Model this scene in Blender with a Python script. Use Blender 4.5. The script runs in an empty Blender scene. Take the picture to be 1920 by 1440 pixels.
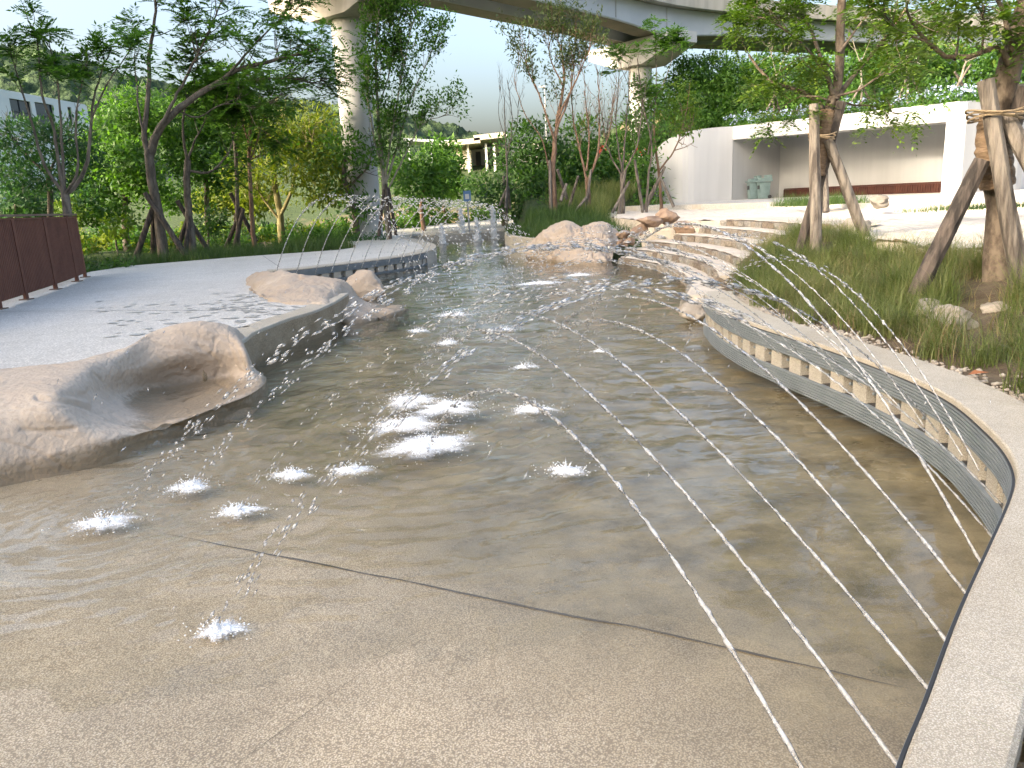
import bpy, math, random
import numpy as np
from mathutils import Vector, Matrix, noise as mn
R = math.radians
rnd = random.Random(7)
sc = bpy.context.scene
col = sc.collection

# ------------------------------------------------------------------ camera
F_PX, PITCH, ROLL, EYE = 1442.0, R(13.5), R(-2.9), 1.55
cam = bpy.data.cameras.new('camera'); cam_o = bpy.data.objects.new('camera', cam); col.objects.link(cam_o)
cam.sensor_width = 36; cam.lens = 36 * F_PX / 1920; cam.clip_end = 3000; cam.clip_start = 0.05
CM = Matrix.Rotation(math.pi / 2 - PITCH, 3, 'X') @ Matrix.Rotation(ROLL, 3, 'Z')
cam_o.matrix_world = Matrix.Translation((0, 0, EYE)) @ CM.to_4x4()
sc.camera = cam_o
# ------------------------------------------------------------------ sky, sun, exposure
SUN_DIR = Vector((-0.88, -0.50, 0)).normalized(); SUN_EL = R(21)
w = bpy.data.worlds.new('World'); sc.world = w; w.use_nodes = True
nt = w.node_tree; bg = nt.nodes['Background']
sky = nt.nodes.new('ShaderNodeTexSky'); sky.sky_type = 'NISHITA'; sky.sun_disc = False
sky.sun_elevation = SUN_EL; sky.sun_rotation = math.atan2(SUN_DIR.x, SUN_DIR.y)
sky.altitude = 0; sky.air_density = 1.0; sky.dust_density = 9.3; sky.ozone_density = 3.0
nt.links.new(sky.outputs[0], bg.inputs[0]); bg.inputs[1].default_value = 0.15
sun = bpy.data.lights.new('sun', 'SUN'); sun.energy = 1.4; sun.angle = R(4); sun.color = (1, .92, .81)
sun_o = bpy.data.objects.new('sun', sun); col.objects.link(sun_o)
to_sun = Vector((SUN_DIR.x * math.cos(SUN_EL), SUN_DIR.y * math.cos(SUN_EL), math.sin(SUN_EL)))
sun_o.rotation_euler = to_sun.to_track_quat('Z', 'Y').to_euler()
sc.view_settings.view_transform = 'Standard'; sc.view_settings.look = 'None'; sc.view_settings.gamma = 1
sc.view_settings.exposure = 2.47; sc.view_settings.use_white_balance = True; sc.view_settings.white_balance_temperature = 7400
sc.render.engine = 'CYCLES'; sc.cycles.use_denoising = True
sc.cycles.max_bounces = 8; sc.cycles.transparent_max_bounces = 12
sc.cycles.caustics_reflective = False; sc.cycles.caustics_refractive = False
sc.cycles.sample_clamp_indirect = 6

# ------------------------------------------------------------------ helpers
def ray(px, py): return CM @ Vector(((px - 960) / F_PX, (720 - py) / F_PX, -1))
def at(px, py, z=0.0):                       # where a sight line meets the level z
    d = ray(px, py); return Vector((0, 0, EYE)) + d * ((z - EYE) / d.z)
def atY(px, py, Y):                          # where it meets the distance Y
    d = ray(px, py); return Vector((0, 0, EYE)) + d * (Y / d.y)
def sst(a, b, x):
    t = np.clip((x - a) / (b - a), 0, 1); return t * t * (3 - 2 * t)

def mesh(name, V, Fc, smooth=False):
    me = bpy.data.meshes.new(name)
    V = np.asarray(V, dtype=np.float32).reshape(-1, 3)
    if isinstance(Fc, np.ndarray):
        n, k = Fc.shape
        me.vertices.add(len(V)); me.vertices.foreach_set('co', V.ravel())
        me.loops.add(n * k); me.loops.foreach_set('vertex_index', Fc.astype(np.int32).ravel())
        me.polygons.add(n); me.polygons.foreach_set('loop_start', np.arange(0, n * k, k, dtype=np.int32))
        me.polygons.foreach_set('loop_total', np.full(n, k, dtype=np.int32))
        me.update(calc_edges=True)
    else:
        me.from_pydata([tuple(map(float, v)) for v in V], [], [tuple(f) for f in Fc]); me.update()
    if smooth: me.polygons.foreach_set('use_smooth', np.ones(len(me.polygons), dtype=bool))
    return me

def obj(name, me, mat=None, parent=None, label=None, cat=None, group=None, kind=None, loc=None):
    o = bpy.data.objects.new(name, me); col.objects.link(o)
    if me is not None and mat is not None and len(me.materials) == 0: me.materials.append(mat)
    if parent is not None:
        o.parent = parent
        if parent.parent is None: o.location = (0, 0, 0)
    if loc is not None: o.location = loc
    tag(o, label, cat, group, kind); return o
def tag(o, label=None, cat=None, group=None, kind=None):
    for k, v in (('label', label), ('category', cat), ('group', group), ('kind', kind)):
        if v: o[k] = v
def thing(name, label, cat, group=None, loc=(0, 0, 0)):
    return obj(name, None, None, None, label, cat, group, loc=loc)

class MB:
    """collects faces into one mesh"""
    def __init__(s): s.V = []; s.F = []
    def add(s, V, Fc):
        n = len(s.V); s.V += [tuple(v) for v in V]; s.F += [tuple(i + n for i in f) for f in Fc]
    def box(s, c, size, rz=0, rot=None):
        hx, hy, hz = (a / 2 for a in size); m = rot if rot is not None else Matrix.Rotation(rz, 3, 'Z'); c = Vector(c)
        V = [c + m @ Vector((x, y, z)) for x in (-hx, hx) for y in (-hy, hy) for z in (-hz, hz)]
        s.add(V, [(0, 1, 3, 2), (4, 6, 7, 5), (0, 4, 5, 1), (2, 3, 7, 6), (0, 2, 6, 4), (1, 5, 7, 3)])
    def prism(s, poly, z0, z1):
        n = len(poly); V = [(p[0], p[1], z0) for p in poly] + [(p[0], p[1], z1) for p in poly]
        s.add(V, [tuple(range(n))[::-1], tuple(range(n, 2 * n))] + [(i, (i + 1) % n, n + (i + 1) % n, n + i) for i in range(n)])
    def tube(s, pts, rad, n=7, caps=True, wob=0):
        V, Fc = tube_arrays(pts, rad, n, wob); k = len(s.V); s.V += [tuple(v) for v in V]
        s.F += [tuple(int(i) + k for i in f) for f in Fc]
        if caps:
            m = len(pts); s.F.append(tuple(range(k, k + n))[::-1]); s.F.append(tuple(range(k + (m - 1) * n, k + m * n)))
    def build(s, name, mat, parent=None, smooth=False, **kw):
        return obj(name, mesh(name, s.V, s.F, smooth), mat, parent, **kw)

def tube_arrays(pts, rad, n=6, wob=0):
    P = np.array([tuple(p) for p in pts], float); m = len(P)
    rad = np.broadcast_to(np.asarray(rad, float), (m,)) if np.ndim(rad) else np.full(m, rad)
    T = np.gradient(P, axis=0); T /= np.linalg.norm(T, axis=1)[:, None] + 1e-9
    ref = np.array([0, 0, 1.]) if abs(T[0][2]) < .9 else np.array([1., 0, 0])
    A = np.cross(T, ref); A /= np.linalg.norm(A, axis=1)[:, None] + 1e-9; B = np.cross(T, A)
    ang = np.linspace(0, 2 * math.pi, n, endpoint=False)
    rr = rad[:, None] * np.ones((m, n))
    if wob: rr = rr * (1 + wob * np.random.default_rng(int(abs(P[0, 0]) * 977) % 9999).uniform(-1, 1, (m, n)))
    V = P[:, None] + rr[..., None] * (np.cos(ang)[None, :, None] * A[:, None] + np.sin(ang)[None, :, None] * B[:, None])
    i = np.arange(m - 1)[:, None] * n; j = np.arange(n)[None]; j2 = (j + 1) % n
    Fc = np.stack([i + j, i + j2, i + n + j2, i + n + j], -1).reshape(-1, 4)
    return V.reshape(-1, 3), Fc

def smooth_line(pts, step):
    """Catmull-Rom through pts, resampled at about step"""
    P = np.array([tuple(p) for p in pts], float); P = np.vstack([2 * P[0] - P[1], P, 2 * P[-1] - P[-2]]); out = []
    for i in range(1, len(P) - 2):
        for t in np.linspace(0, 1, 16, endpoint=False):
            a, b, c, d = P[i - 1:i + 3]
            out.append(.5 * (2 * b + (c - a) * t + (2 * a - 5 * b + 4 * c - d) * t * t + (3 * b - a - 3 * c + d) * t ** 3))
    out.append(P[-2]); Q = np.array(out)
    L = np.r_[0, np.cumsum(np.linalg.norm(np.diff(Q, axis=0), axis=1))]; n = max(2, int(round(L[-1] / step)) + 1)
    s = np.linspace(0, L[-1], n); return np.stack([np.interp(s, L, Q[:, k]) for k in range(Q.shape[1])], 1)

def normals2d(P, side):
    T = np.gradient(P[:, :2], axis=0); T /= np.linalg.norm(T, axis=1)[:, None]
    return np.stack([-T[:, 1], T[:, 0]], 1) * side

def sweep(line, nrm, prof, closed=True, caps=True):
    """profile of (outward, z) swept along a plan line; nrm are outward normals"""
    m, k = len(line), len(prof)
    V = [(line[i, 0] + nrm[i, 0] * o, line[i, 1] + nrm[i, 1] * o, z) for i in range(m) for o, z in prof]
    Fc = []
    for i in range(m - 1):
        for j in range(k if closed else k - 1):
            j2 = (j + 1) % k; Fc.append((i * k + j, i * k + j2, (i + 1) * k + j2, (i + 1) * k + j))
    if closed and caps: Fc.append(tuple(range(k))[::-1]); Fc.append(tuple(range((m - 1) * k, m * k)))
    return V, Fc

# ------------------------------------------------------------------ materials
def newmat(name):
    m = bpy.data.materials.new(name); m.use_nodes = True; t = m.node_tree
    return m, t, t.nodes['Principled BSDF'], t.nodes['Material Output']
def N(t, typ, **kw):
    n = t.nodes.new('ShaderNode' + typ)
    for k, v in kw.items():
        if k in n.inputs: n.inputs[k].default_value = v
        else: setattr(n, k, v)
    return n
def ramp(t, fac, stops):
    r = t.nodes.new('ShaderNodeValToRGB'); e = r.color_ramp.elements
    while len(e) < len(stops): e.new(.5)
    for el, (p, c) in zip(e, stops): el.position = p; el.color = (*c, 1) if len(c) == 3 else c
    t.links.new(fac, r.inputs[0]); return r.outputs[0]
def coords(t): return N(t, 'TexCoord').outputs['Object']
def mixc(t, fac, a, b, mode='MIX'):
    m = t.nodes.new('ShaderNodeMix'); m.data_type = 'RGBA'; m.blend_type = mode
    if hasattr(fac, 'name'): t.links.new(fac, m.inputs[0])
    else: m.inputs[0].default_value = fac
    for s, v in ((6, a), (7, b)):
        if hasattr(v, 'name'): t.links.new(v, m.inputs[s])
        else: m.inputs[s].default_value = (*v, 1)
    return m.outputs[2]
def wet_band(t, c, co, nz, b):
    """the damp, slightly mossy tide mark that stone keeps just above the water"""
    s = N(t, 'SeparateXYZ'); t.links.new(co, s.inputs[0]); a = N(t, 'Math', operation='MULTIPLY_ADD'); t.links.new(nz.outputs[0], a.inputs[0]); a.inputs[1].default_value = -.09; t.links.new(s.outputs[2], a.inputs[2])
    m = N(t, 'MapRange'); t.links.new(a.outputs[0], m.inputs[0]); m.inputs[1].default_value = .0; m.inputs[2].default_value = .045; m.inputs[3].default_value = .72; m.inputs[4].default_value = 0
    r = N(t, 'MapRange'); t.links.new(m.outputs[0], r.inputs[0]); r.inputs[2].default_value = .72; r.inputs[3].default_value = .9; r.inputs[4].default_value = .35; t.links.new(r.outputs[0], b.inputs['Roughness'])
    return mixc(t, m.outputs[0], c, (.42, .38, .28), 'MULTIPLY')
def noisy(name, c1, c2, scale=4, rough=.85, bump=.2, bscale=40, c3=None, detail=6, dist=.01, spec=.3, wet=False):
    m, t, b, o = newmat(name); co = coords(t)
    n = N(t, 'TexNoise', Scale=scale, Detail=detail, Roughness=.6); t.links.new(co, n.inputs['Vector'])
    c = ramp(t, n.outputs[0], [(.32, c1), (.68, c2)])
    n2 = N(t, 'TexNoise', Scale=bscale, Detail=5.0); t.links.new(co, n2.inputs['Vector'])
    if c3:
        c = mixc(t, ramp(t, n2.outputs[0], [(.45, (0, 0, 0)), (.62, (1, 1, 1))]), c, c3)
    b.inputs['Roughness'].default_value = rough; b.inputs['Specular IOR Level'].default_value = spec
    if wet: c = wet_band(t, c, co, n2, b)
    t.links.new(c, b.inputs['Base Color'])
    bp = N(t, 'Bump', Strength=bump, Distance=dist); t.links.new(n2.outputs[0], bp.inputs['Height']); t.links.new(bp.outputs[0], b.inputs['Normal'])
    return m
def pebble(name, cols, scale, gap, stain, stain_scale=.7, rough=.75, bump=.5, wet=False, dist=.003, deep=False, band=False):
    """exposed aggregate: small stones in a darker matrix, with soft stains"""
    m, t, b, o = newmat(name); co = coords(t)
    v = N(t, 'TexVoronoi', Scale=scale); t.links.new(co, v.inputs['Vector'])
    sep = N(t, 'SeparateColor'); t.links.new(v.outputs['Color'], sep.inputs[0])
    st = ramp(t, sep.outputs[0], [(i / (len(cols) - 1), c) for i, c in enumerate(cols)])
    e = ramp(t, v.outputs['Distance'], [(.38, (0, 0, 0)), (.62, (1, 1, 1))])
    c = mixc(t, e, st, gap)
    n = N(t, 'TexNoise', Scale=stain_scale, Detail=7.0, Roughness=.62); t.links.new(co, n.inputs['Vector'])
    c = mixc(t, ramp(t, n.outputs[0], [(.42, (0, 0, 0)), (.70, (.75, .75, .75))]), c, stain, 'MULTIPLY')
    n3 = N(t, 'TexNoise', Scale=stain_scale * 5.5, Detail=6.0, Roughness=.7); t.links.new(co, n3.inputs['Vector'])
    c = mixc(t, ramp(t, n3.outputs[0], [(.35, (.0, .0, .0)), (.75, (.32, .32, .32))]), c, tuple(x * .6 + .1 for x in stain), 'MULTIPLY')
    if band: c = wet_band(t, c, co, n3, b)
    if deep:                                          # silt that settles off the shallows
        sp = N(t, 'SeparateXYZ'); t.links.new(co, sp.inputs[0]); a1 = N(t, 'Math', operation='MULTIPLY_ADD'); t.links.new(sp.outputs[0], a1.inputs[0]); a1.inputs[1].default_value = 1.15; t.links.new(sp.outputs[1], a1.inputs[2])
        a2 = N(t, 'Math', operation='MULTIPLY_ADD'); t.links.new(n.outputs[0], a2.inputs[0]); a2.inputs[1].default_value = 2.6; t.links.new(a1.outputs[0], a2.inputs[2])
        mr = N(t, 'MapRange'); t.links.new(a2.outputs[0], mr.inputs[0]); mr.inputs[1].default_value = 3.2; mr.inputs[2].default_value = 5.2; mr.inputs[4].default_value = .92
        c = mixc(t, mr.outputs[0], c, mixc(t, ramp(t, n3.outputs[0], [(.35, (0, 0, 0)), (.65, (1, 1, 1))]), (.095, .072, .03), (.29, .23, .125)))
    t.links.new(c, b.inputs['Base Color'])
    if not band: b.inputs['Roughness'].default_value = rough
    if wet:
        t.links.new(ramp(t, n.outputs[0], [(.35, (.62,) * 3), (.6, (.22,) * 3)]), b.inputs['Roughness'])
    bp = N(t, 'Bump', Strength=bump, Distance=dist, invert=True); t.links.new(v.outputs['Distance'], bp.inputs['Height']); t.links.new(bp.outputs[0], b.inputs['Normal'])
    return m
def leafmat(name, a, b_, c_, scale=1.6, trans=.38, rough=.5):
    m, t, b, o = newmat(name); co = coords(t)
    n = N(t, 'TexNoise', Scale=scale, Detail=3.0); t.links.new(co, n.inputs['Vector'])
    wn = N(t, 'TexWhiteNoise'); g = N(t, 'NewGeometry'); t.links.new(g.outputs['Random Per Island'], wn.inputs['Vector'])
    ad = N(t, 'Math', operation='MULTIPLY_ADD'); t.links.new(g.outputs['Random Per Island'], ad.inputs[0]); ad.inputs[1].default_value = .34; t.links.new(n.outputs[0], ad.inputs[2])
    c = ramp(t, ad.outputs[0], [(.40, a), (.66, b_), (.92, c_)])
    t.links.new(c, b.inputs['Base Color']); b.inputs['Roughness'].default_value = rough; b.inputs['Specular IOR Level'].default_value = .35
    tr = N(t, 'BsdfTranslucent'); cc = mixc(t, 1.0, c, (1.0, 1.15, .45), 'MULTIPLY'); t.links.new(cc, tr.inputs[0])
    mx = N(t, 'MixShader'); mx.inputs[0].default_value = trans
    t.links.new(b.outputs[0], mx.inputs[1]); t.links.new(tr.outputs[0], mx.inputs[2]); t.links.new(mx.outputs[0], o.inputs[0])
    return m
def plain(name, c, rough=.6, metal=0):
    m, t, b, o = newmat(name); b.inputs['Base Color'].default_value = (*c, 1); b.inputs['Roughness'].default_value = rough; b.inputs['Metallic'].default_value = metal
    return m
def concrete(name, c1, c2, streak=.5, scale=1.2, rough=.85):
    """cast concrete or render with faint vertical runs"""
    m, t, b, o = newmat(name); co = coords(t)
    mp = N(t, 'Mapping'); mp.inputs['Scale'].default_value = (3, 3, .25); t.links.new(co, mp.inputs[0])
    n = N(t, 'TexNoise', Scale=scale, Detail=6.0); t.links.new(mp.outputs[0], n.inputs['Vector'])
    n2 = N(t, 'TexNoise', Scale=scale * .6, Detail=4.0); t.links.new(co, n2.inputs['Vector'])
    c = mixc(t, streak, ramp(t, n2.outputs[0], [(.35, c1), (.7, c2)]), ramp(t, n.outputs[0], [(.35, c1), (.65, c2)]))
    t.links.new(c, b.inputs['Base Color']); b.inputs['Roughness'].default_value = rough
    n3 = N(t, 'TexNoise', Scale=25.0, Detail=4.0); t.links.new(co, n3.inputs['Vector'])
    bp = N(t, 'Bump', Strength=.15, Distance=.01); t.links.new(n3.outputs[0], bp.inputs['Height']); t.links.new(bp.outputs[0], b.inputs['Normal'])
    return m
def barkmat(name, c1, c2, zs=.35, scale=9, bump=.6, lo=.40, hi=.60):
    m, t, b, o = newmat(name); co = coords(t)
    mp = N(t, 'Mapping'); mp.inputs['Scale'].default_value = (1, 1, zs); t.links.new(co, mp.inputs[0])
    n = N(t, 'TexNoise', Scale=scale, Detail=8.0, Roughness=.65); t.links.new(mp.outputs[0], n.inputs['Vector'])
    t.links.new(ramp(t, n.outputs[0], [(lo, c1), (hi, c2)]), b.inputs['Base Color']); b.inputs['Roughness'].default_value = .9
    bp = N(t, 'Bump', Strength=bump, Distance=.03); t.links.new(n.outputs[0], bp.inputs['Height']); t.links.new(bp.outputs[0], b.inputs['Normal'])
    return m

M = {}
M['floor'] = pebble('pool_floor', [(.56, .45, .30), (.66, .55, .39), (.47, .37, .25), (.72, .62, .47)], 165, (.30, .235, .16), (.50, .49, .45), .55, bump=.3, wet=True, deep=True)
M['coping'] = pebble('coping_aggregate', [(.52, .46, .37), (.62, .56, .46), (.44, .385, .31), (.66, .62, .54)], 260, (.36, .32, .255), (.80, .76, .70), 1.4, bump=.4)
M['paving'] = pebble('washed_paving', [(.62, .59, .54), (.76, .73, .67), (.40, .385, .36), (.84, .81, .75)], 55, (.50, .475, .43), (.84, .83, .81), .6, bump=.5, dist=.004)
M['wall_agg'] = pebble('wall_aggregate', [(.55, .52, .46), (.62, .585, .52), (.48, .45, .40), (.66, .63, .57)], 170, (.38, .35, .30), (.80, .76, .70), 2.0, bump=.5)
M['grate'] = noisy('grate_plastic', (.17, .20, .22), (.22, .25, .27), 6, .55, .1, 60)
M['dark'] = plain('dark_edge', (.03, .032, .035), .6)
M['recess'] = noisy('recess_shade', (.045, .043, .04), (.08, .075, .07), 12, .9)  # near-black colour carries the shade inside the nozzle gaps
M['rockL'] = noisy('sculpted_rock', (.40, .315, .245), (.53, .44, .35), 1.6, .9, .5, 26, c3=(.45, .365, .29), detail=9, dist=.03, wet=True)
M['boulder_pk'] = noisy('boulder_pink', (.36, .28, .215), (.48, .40, .32), 1.3, .9, .8, 12, c3=(.41, .335, .265), detail=9, dist=.03)
M['rockC'] = noisy('sculpted_rock_pale', (.36, .28, .215), (.48, .40, .32), 1.3, .9, .8, 12, c3=(.41, .335, .265), detail=9, dist=.03, wet=True)
M['boulder'] = noisy('boulder', (.26, .22, .18), (.42, .38, .33), 4, .9, .7, 18, dist=.03)
M['boulder_gr'] = noisy('boulder_grey', (.15, .135, .115), (.26, .235, .20), 4, .9, .7, 18, dist=.03)
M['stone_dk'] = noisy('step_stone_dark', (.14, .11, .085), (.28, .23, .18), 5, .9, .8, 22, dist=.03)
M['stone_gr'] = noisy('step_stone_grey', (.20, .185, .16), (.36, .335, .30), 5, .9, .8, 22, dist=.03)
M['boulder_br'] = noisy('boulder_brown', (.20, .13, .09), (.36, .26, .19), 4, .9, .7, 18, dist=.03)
M['stone'] = noisy('step_stone', (.20, .165, .13), (.40, .35, .285), 5, .9, .8, 22, dist=.03)  # riser stones kept darker than the treads, shade put into the colour
M['tread'] = noisy('step_tread', (.44, .385, .32), (.58, .52, .45), 3, .9, .5, 16, dist=.02)
M['sand'] = noisy('sand', (.55, .48, .39), (.66, .58, .49), 2.2, .95, 1.0, 9, dist=.05)
M['soil'] = noisy('soil', (.075, .052, .034), (.15, .115, .08), 6, .95, .8, 30, dist=.03)
M['kerb'] = noisy('kerb_stone', (.46, .42, .36), (.56, .52, .45), 5, .85, .2, 60)
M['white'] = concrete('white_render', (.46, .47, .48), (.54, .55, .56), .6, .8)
M['recess_grey'] = concrete('grey_white_render', (.35, .36, .37), (.41, .42, .43), .6, .8)  # greyer copy of the white render, for the recess walls
M['wall_tan'] = pebble('tan_wall', [(.44, .34, .23), (.54, .44, .31), (.36, .28, .19), (.58, .50, .39)], 150, (.26, .20, .13), (.55, .48, .40), 2.6, bump=.5, band=True)
M['white2'] = concrete('white_wall', (.62, .62, .60), (.72, .72, .70), .3, .5)
M['cream'] = concrete('cream_wall', (.62, .57, .46), (.70, .66, .56), .3, .5)
M['conc'] = concrete('viaduct_concrete', (.34, .32, .28), (.52, .49, .44), .85, .7)
M['pier'] = concrete('pier_concrete', (.42, .42, .41), (.52, .52, .51), .5, .5)
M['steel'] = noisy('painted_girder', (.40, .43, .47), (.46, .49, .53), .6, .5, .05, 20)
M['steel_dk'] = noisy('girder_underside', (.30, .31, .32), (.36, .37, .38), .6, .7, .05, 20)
M['soffit'] = noisy('soffit_shade', (.15, .145, .13), (.24, .22, .19), .5, .8, .05, 20)  # darker copy of the girder colour, standing for shade on its underside
M['blk'] = plain('gap_shade', (.02, .021, .023), .8)  # black that stands for shade between the girders
M['rust'] = noisy('rust_panel', (.115, .045, .030), (.165, .068, .043), 3, .7, .15, 30)
M['rail'] = noisy('rail_wood', (.13, .085, .06), (.19, .135, .10), 5, .7, .1, 40)
M['bench'] = noisy('bench_slat', (.045, .016, .013), (.075, .028, .02), 4, .5, .1, 40)
M['teal'] = noisy('bin_plastic', (.15, .22, .22), (.20, .28, .275), 5, .45, .05, 40)
M['glass'] = plain('window_glass', (.03, .04, .05), .12)
M['bark'] = barkmat('bark', (.085, .07, .058), (.19, .16, .13))
M['bark_br'] = barkmat('bark_reddish', (.15, .085, .055), (.27, .175, .12))
M['bark_gr'] = barkmat('bark_grey', (.17, .155, .12), (.31, .285, .23))
M['bark_yl'] = barkmat('bark_yellow', (.17, .145, .06), (.29, .25, .12))
M['bark_fg'] = barkmat('bark_brown', (.085, .062, .045), (.20, .155, .115), .5, 14)
M['burlap'] = barkmat('burlap', (.14, .09, .055), (.24, .165, .105), 4, 9)
M['log'] = barkmat('log_grey', (.07, .057, .048), (.25, .215, .18), .10, 13, 1.0)
M['log_dk'] = barkmat('log_dark', (.03, .025, .022), (.12, .095, .08), .15, 14, .8)
M['rope'] = barkmat('rope', (.22, .16, .10), (.34, .26, .17), 3, 30)
M['lf_dark'] = leafmat('leaf_dark', (0.023, 0.061, 0.020), (0.051, 0.123, 0.032), (0.094, 0.196, 0.043), trans=.5)
M['lf_blue'] = leafmat('leaf_bluegreen', (0.027, 0.078, 0.039), (0.054, 0.135, 0.060), (0.090, 0.195, 0.075), trans=.5)
M['lf_mid'] = leafmat('leaf_mid', (0.038, 0.096, 0.020), (0.080, 0.189, 0.035), (0.145, 0.290, 0.051), trans=.5)
M['lf_comp'] = leafmat('leaf_feathery', (.060, .135, .035), (.105, .22, .055), (.16, .30, .075), trans=.6)
M['lf_lime'] = leafmat('leaf_lime', (.05, .11, .014), (.11, .20, .026), (.19, .27, .04))
M['lf_yel'] = leafmat('leaf_yellow', (0.081, 0.135, 0.016), (0.176, 0.230, 0.027), (0.297, 0.324, 0.047), trans=.5)
M['lf_olive'] = leafmat('leaf_olive', (0.044, 0.072, 0.029), (0.085, 0.124, 0.046), (0.143, 0.182, 0.065))
M['lf_hill'] = noisy('hill_canopy', (.014, .034, .016), (.065, .105, .042), .28, .95, 1.0, .42, detail=9, dist=2.2)
M['grass'] = leafmat('grass_blade', (.075, .105, .026), (.14, .185, .05), (.29, .28, .13), .9, .35)
M['grass_dk'] = leafmat('grass_dark', (.035, .075, .018), (.06, .12, .028), (.10, .16, .04), .8, .3)
M['straw'] = leafmat('straw', (.22, .16, .08), (.30, .23, .12), (.20, .22, .07), 1.0, .2)
M['flower'] = plain('pale_blue_flower', (.34, .42, .58), .7)
M['redflower'] = plain('red_flower', (.55, .07, .03), .7)

# ground: lawn, straw mulch and earth by noise
m, t, b, o = newmat('ground_cover'); co = coords(t)
att = N(t, 'Attribute', attribute_name='straw')
n = N(t, 'TexNoise', Scale=.35, Detail=8.0, Roughness=.7); t.links.new(co, n.inputs['Vector'])
n2 = N(t, 'TexNoise', Scale=5.0, Detail=8.0, Roughness=.75); t.links.new(co, n2.inputs['Vector'])
lawn = ramp(t, n2.outputs[0], [(.3, (.018, .036, .010)), (.5, (.040, .070, .017)), (.72, (.085, .11, .036))])
straw = ramp(t, n2.outputs[0], [(.3, (.12, .08, .045)), (.5, (.26, .19, .12)), (.7, (.38, .30, .20))])
ad = N(t, 'Math', operation='ADD'); t.links.new(att.outputs['Fac'], ad.inputs[0]); t.links.new(n.outputs[0], ad.inputs[1])
t.links.new(mixc(t, ramp(t, ad.outputs[0], [(.60, (0, 0, 0)), (.78, (1, 1, 1))]), lawn, straw), b.inputs['Base Color']); b.inputs['Roughness'].default_value = .95
bp = N(t, 'Bump', Strength=1.0, Distance=.12); t.links.new(n2.outputs[0], bp.inputs['Height']); t.links.new(bp.outputs[0], b.inputs['Normal'])
M['ground'] = m
# water surface: clear, faintly silty; Fresnel mirror over what lies below
m, t, b, o = newmat('water'); co = coords(t)
mp = N(t, 'Mapping'); mp.inputs['Scale'].default_value = (.55, 1.25, 1); mp.inputs['Rotation'].default_value = (0, 0, R(8)); t.links.new(co, mp.inputs[0])
n = N(t, 'TexNoise', Scale=7.0, Detail=3.0, Roughness=.5, Distortion=.7); t.links.new(mp.outputs[0], n.inputs['Vector'])
n2 = N(t, 'TexNoise', Scale=.6, Detail=2.0); t.links.new(co, n2.inputs['Vector'])
sy = N(t, 'SeparateXYZ'); t.links.new(co, sy.inputs[0]); ry = N(t, 'MapRange'); t.links.new(sy.outputs[1], ry.inputs[0]); ry.inputs[1].default_value = 2.4; ry.inputs[2].default_value = 6.5; ry.inputs[3].default_value = .22
m0 = N(t, 'Math', operation='MULTIPLY'); t.links.new(n.outputs[0], m0.inputs[0]); t.links.new(ry.outputs[0], m0.inputs[1])
mu = N(t, 'Math', operation='MULTIPLY'); t.links.new(m0.outputs[0], mu.inputs[0]); t.links.new(ramp(t, n2.outputs[0], [(.35, (.12,) * 3), (.65, (1, 1, 1))]), mu.inputs[1])
bp = N(t, 'Bump', Strength=.62, Distance=.04); t.links.new(mu.outputs[0], bp.inputs['Height'])
lw = N(t, 'LayerWeight', Blend=.5); t.links.new(bp.outputs[0], lw.inputs['Normal'])
pw = N(t, 'Math', operation='POWER'); t.links.new(lw.outputs['Facing'], pw.inputs[0]); pw.inputs[1].default_value = 5.0
fr = N(t, 'Math', operation='MULTIPLY_ADD'); t.links.new(pw.outputs[0], fr.inputs[0]); fr.inputs[1].default_value = .98; fr.inputs[2].default_value = .02
gl = N(t, 'BsdfGlossy', Roughness=.025); t.links.new(bp.outputs[0], gl.inputs['Normal'])
tr = N(t, 'BsdfTransparent'); tr.inputs[0].default_value = (.98, .975, .95, 1)
silt = N(t, 'BsdfDiffuse'); silt.inputs[0].default_value = (.27, .235, .165, 1)
ms = N(t, 'MixShader'); ms.inputs[0].default_value = .03; t.links.new(tr.outputs[0], ms.inputs[1]); t.links.new(silt.outputs[0], ms.inputs[2])
mx = N(t, 'MixShader'); t.links.new(fr.outputs[0], mx.inputs[0]); t.links.new(ms.outputs[0], mx.inputs[1]); t.links.new(gl.outputs[0], mx.inputs[2]); t.links.new(mx.outputs[0], o.inputs[0])
M['water'] = m
def spray(name, white):
    m, t, b, o = newmat(name)
    df = N(t, 'BsdfDiffuse'); df.inputs[0].default_value = (.92, .93, .94, 1); tl = N(t, 'BsdfTranslucent'); tl.inputs[0].default_value = (.92, .93, .94, 1)
    m1 = N(t, 'MixShader'); m1.inputs[0].default_value = .35; t.links.new(df.outputs[0], m1.inputs[1]); t.links.new(tl.outputs[0], m1.inputs[2])
    tp = N(t, 'BsdfTransparent'); m2 = N(t, 'MixShader'); nz = N(t, 'TexNoise', Scale=38.0, Detail=3.0); t.links.new(coords(t), nz.inputs['Vector']); t.links.new(ramp(t, nz.outputs[0], [(.36, (white * .35,) * 3), (.66, (min(1, white * 1.7),) * 3)]), m2.inputs[0]); t.links.new(tp.outputs[0], m2.inputs[1]); t.links.new(m1.outputs[0], m2.inputs[2])
    gs = N(t, 'BsdfGlossy', Roughness=.08); fr = N(t, 'Fresnel', IOR=1.333); m3 = N(t, 'MixShader'); t.links.new(fr.outputs[0], m3.inputs[0]); t.links.new(m2.outputs[0], m3.inputs[1]); t.links.new(gs.outputs[0], m3.inputs[2])
    t.links.new(m3.outputs[0], o.inputs[0]); return m
M['jet'] = spray('jet_water', .34); M['jet_far'] = spray('jet_water_far', .75); M['foam'] = spray('foam', .9)
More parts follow.
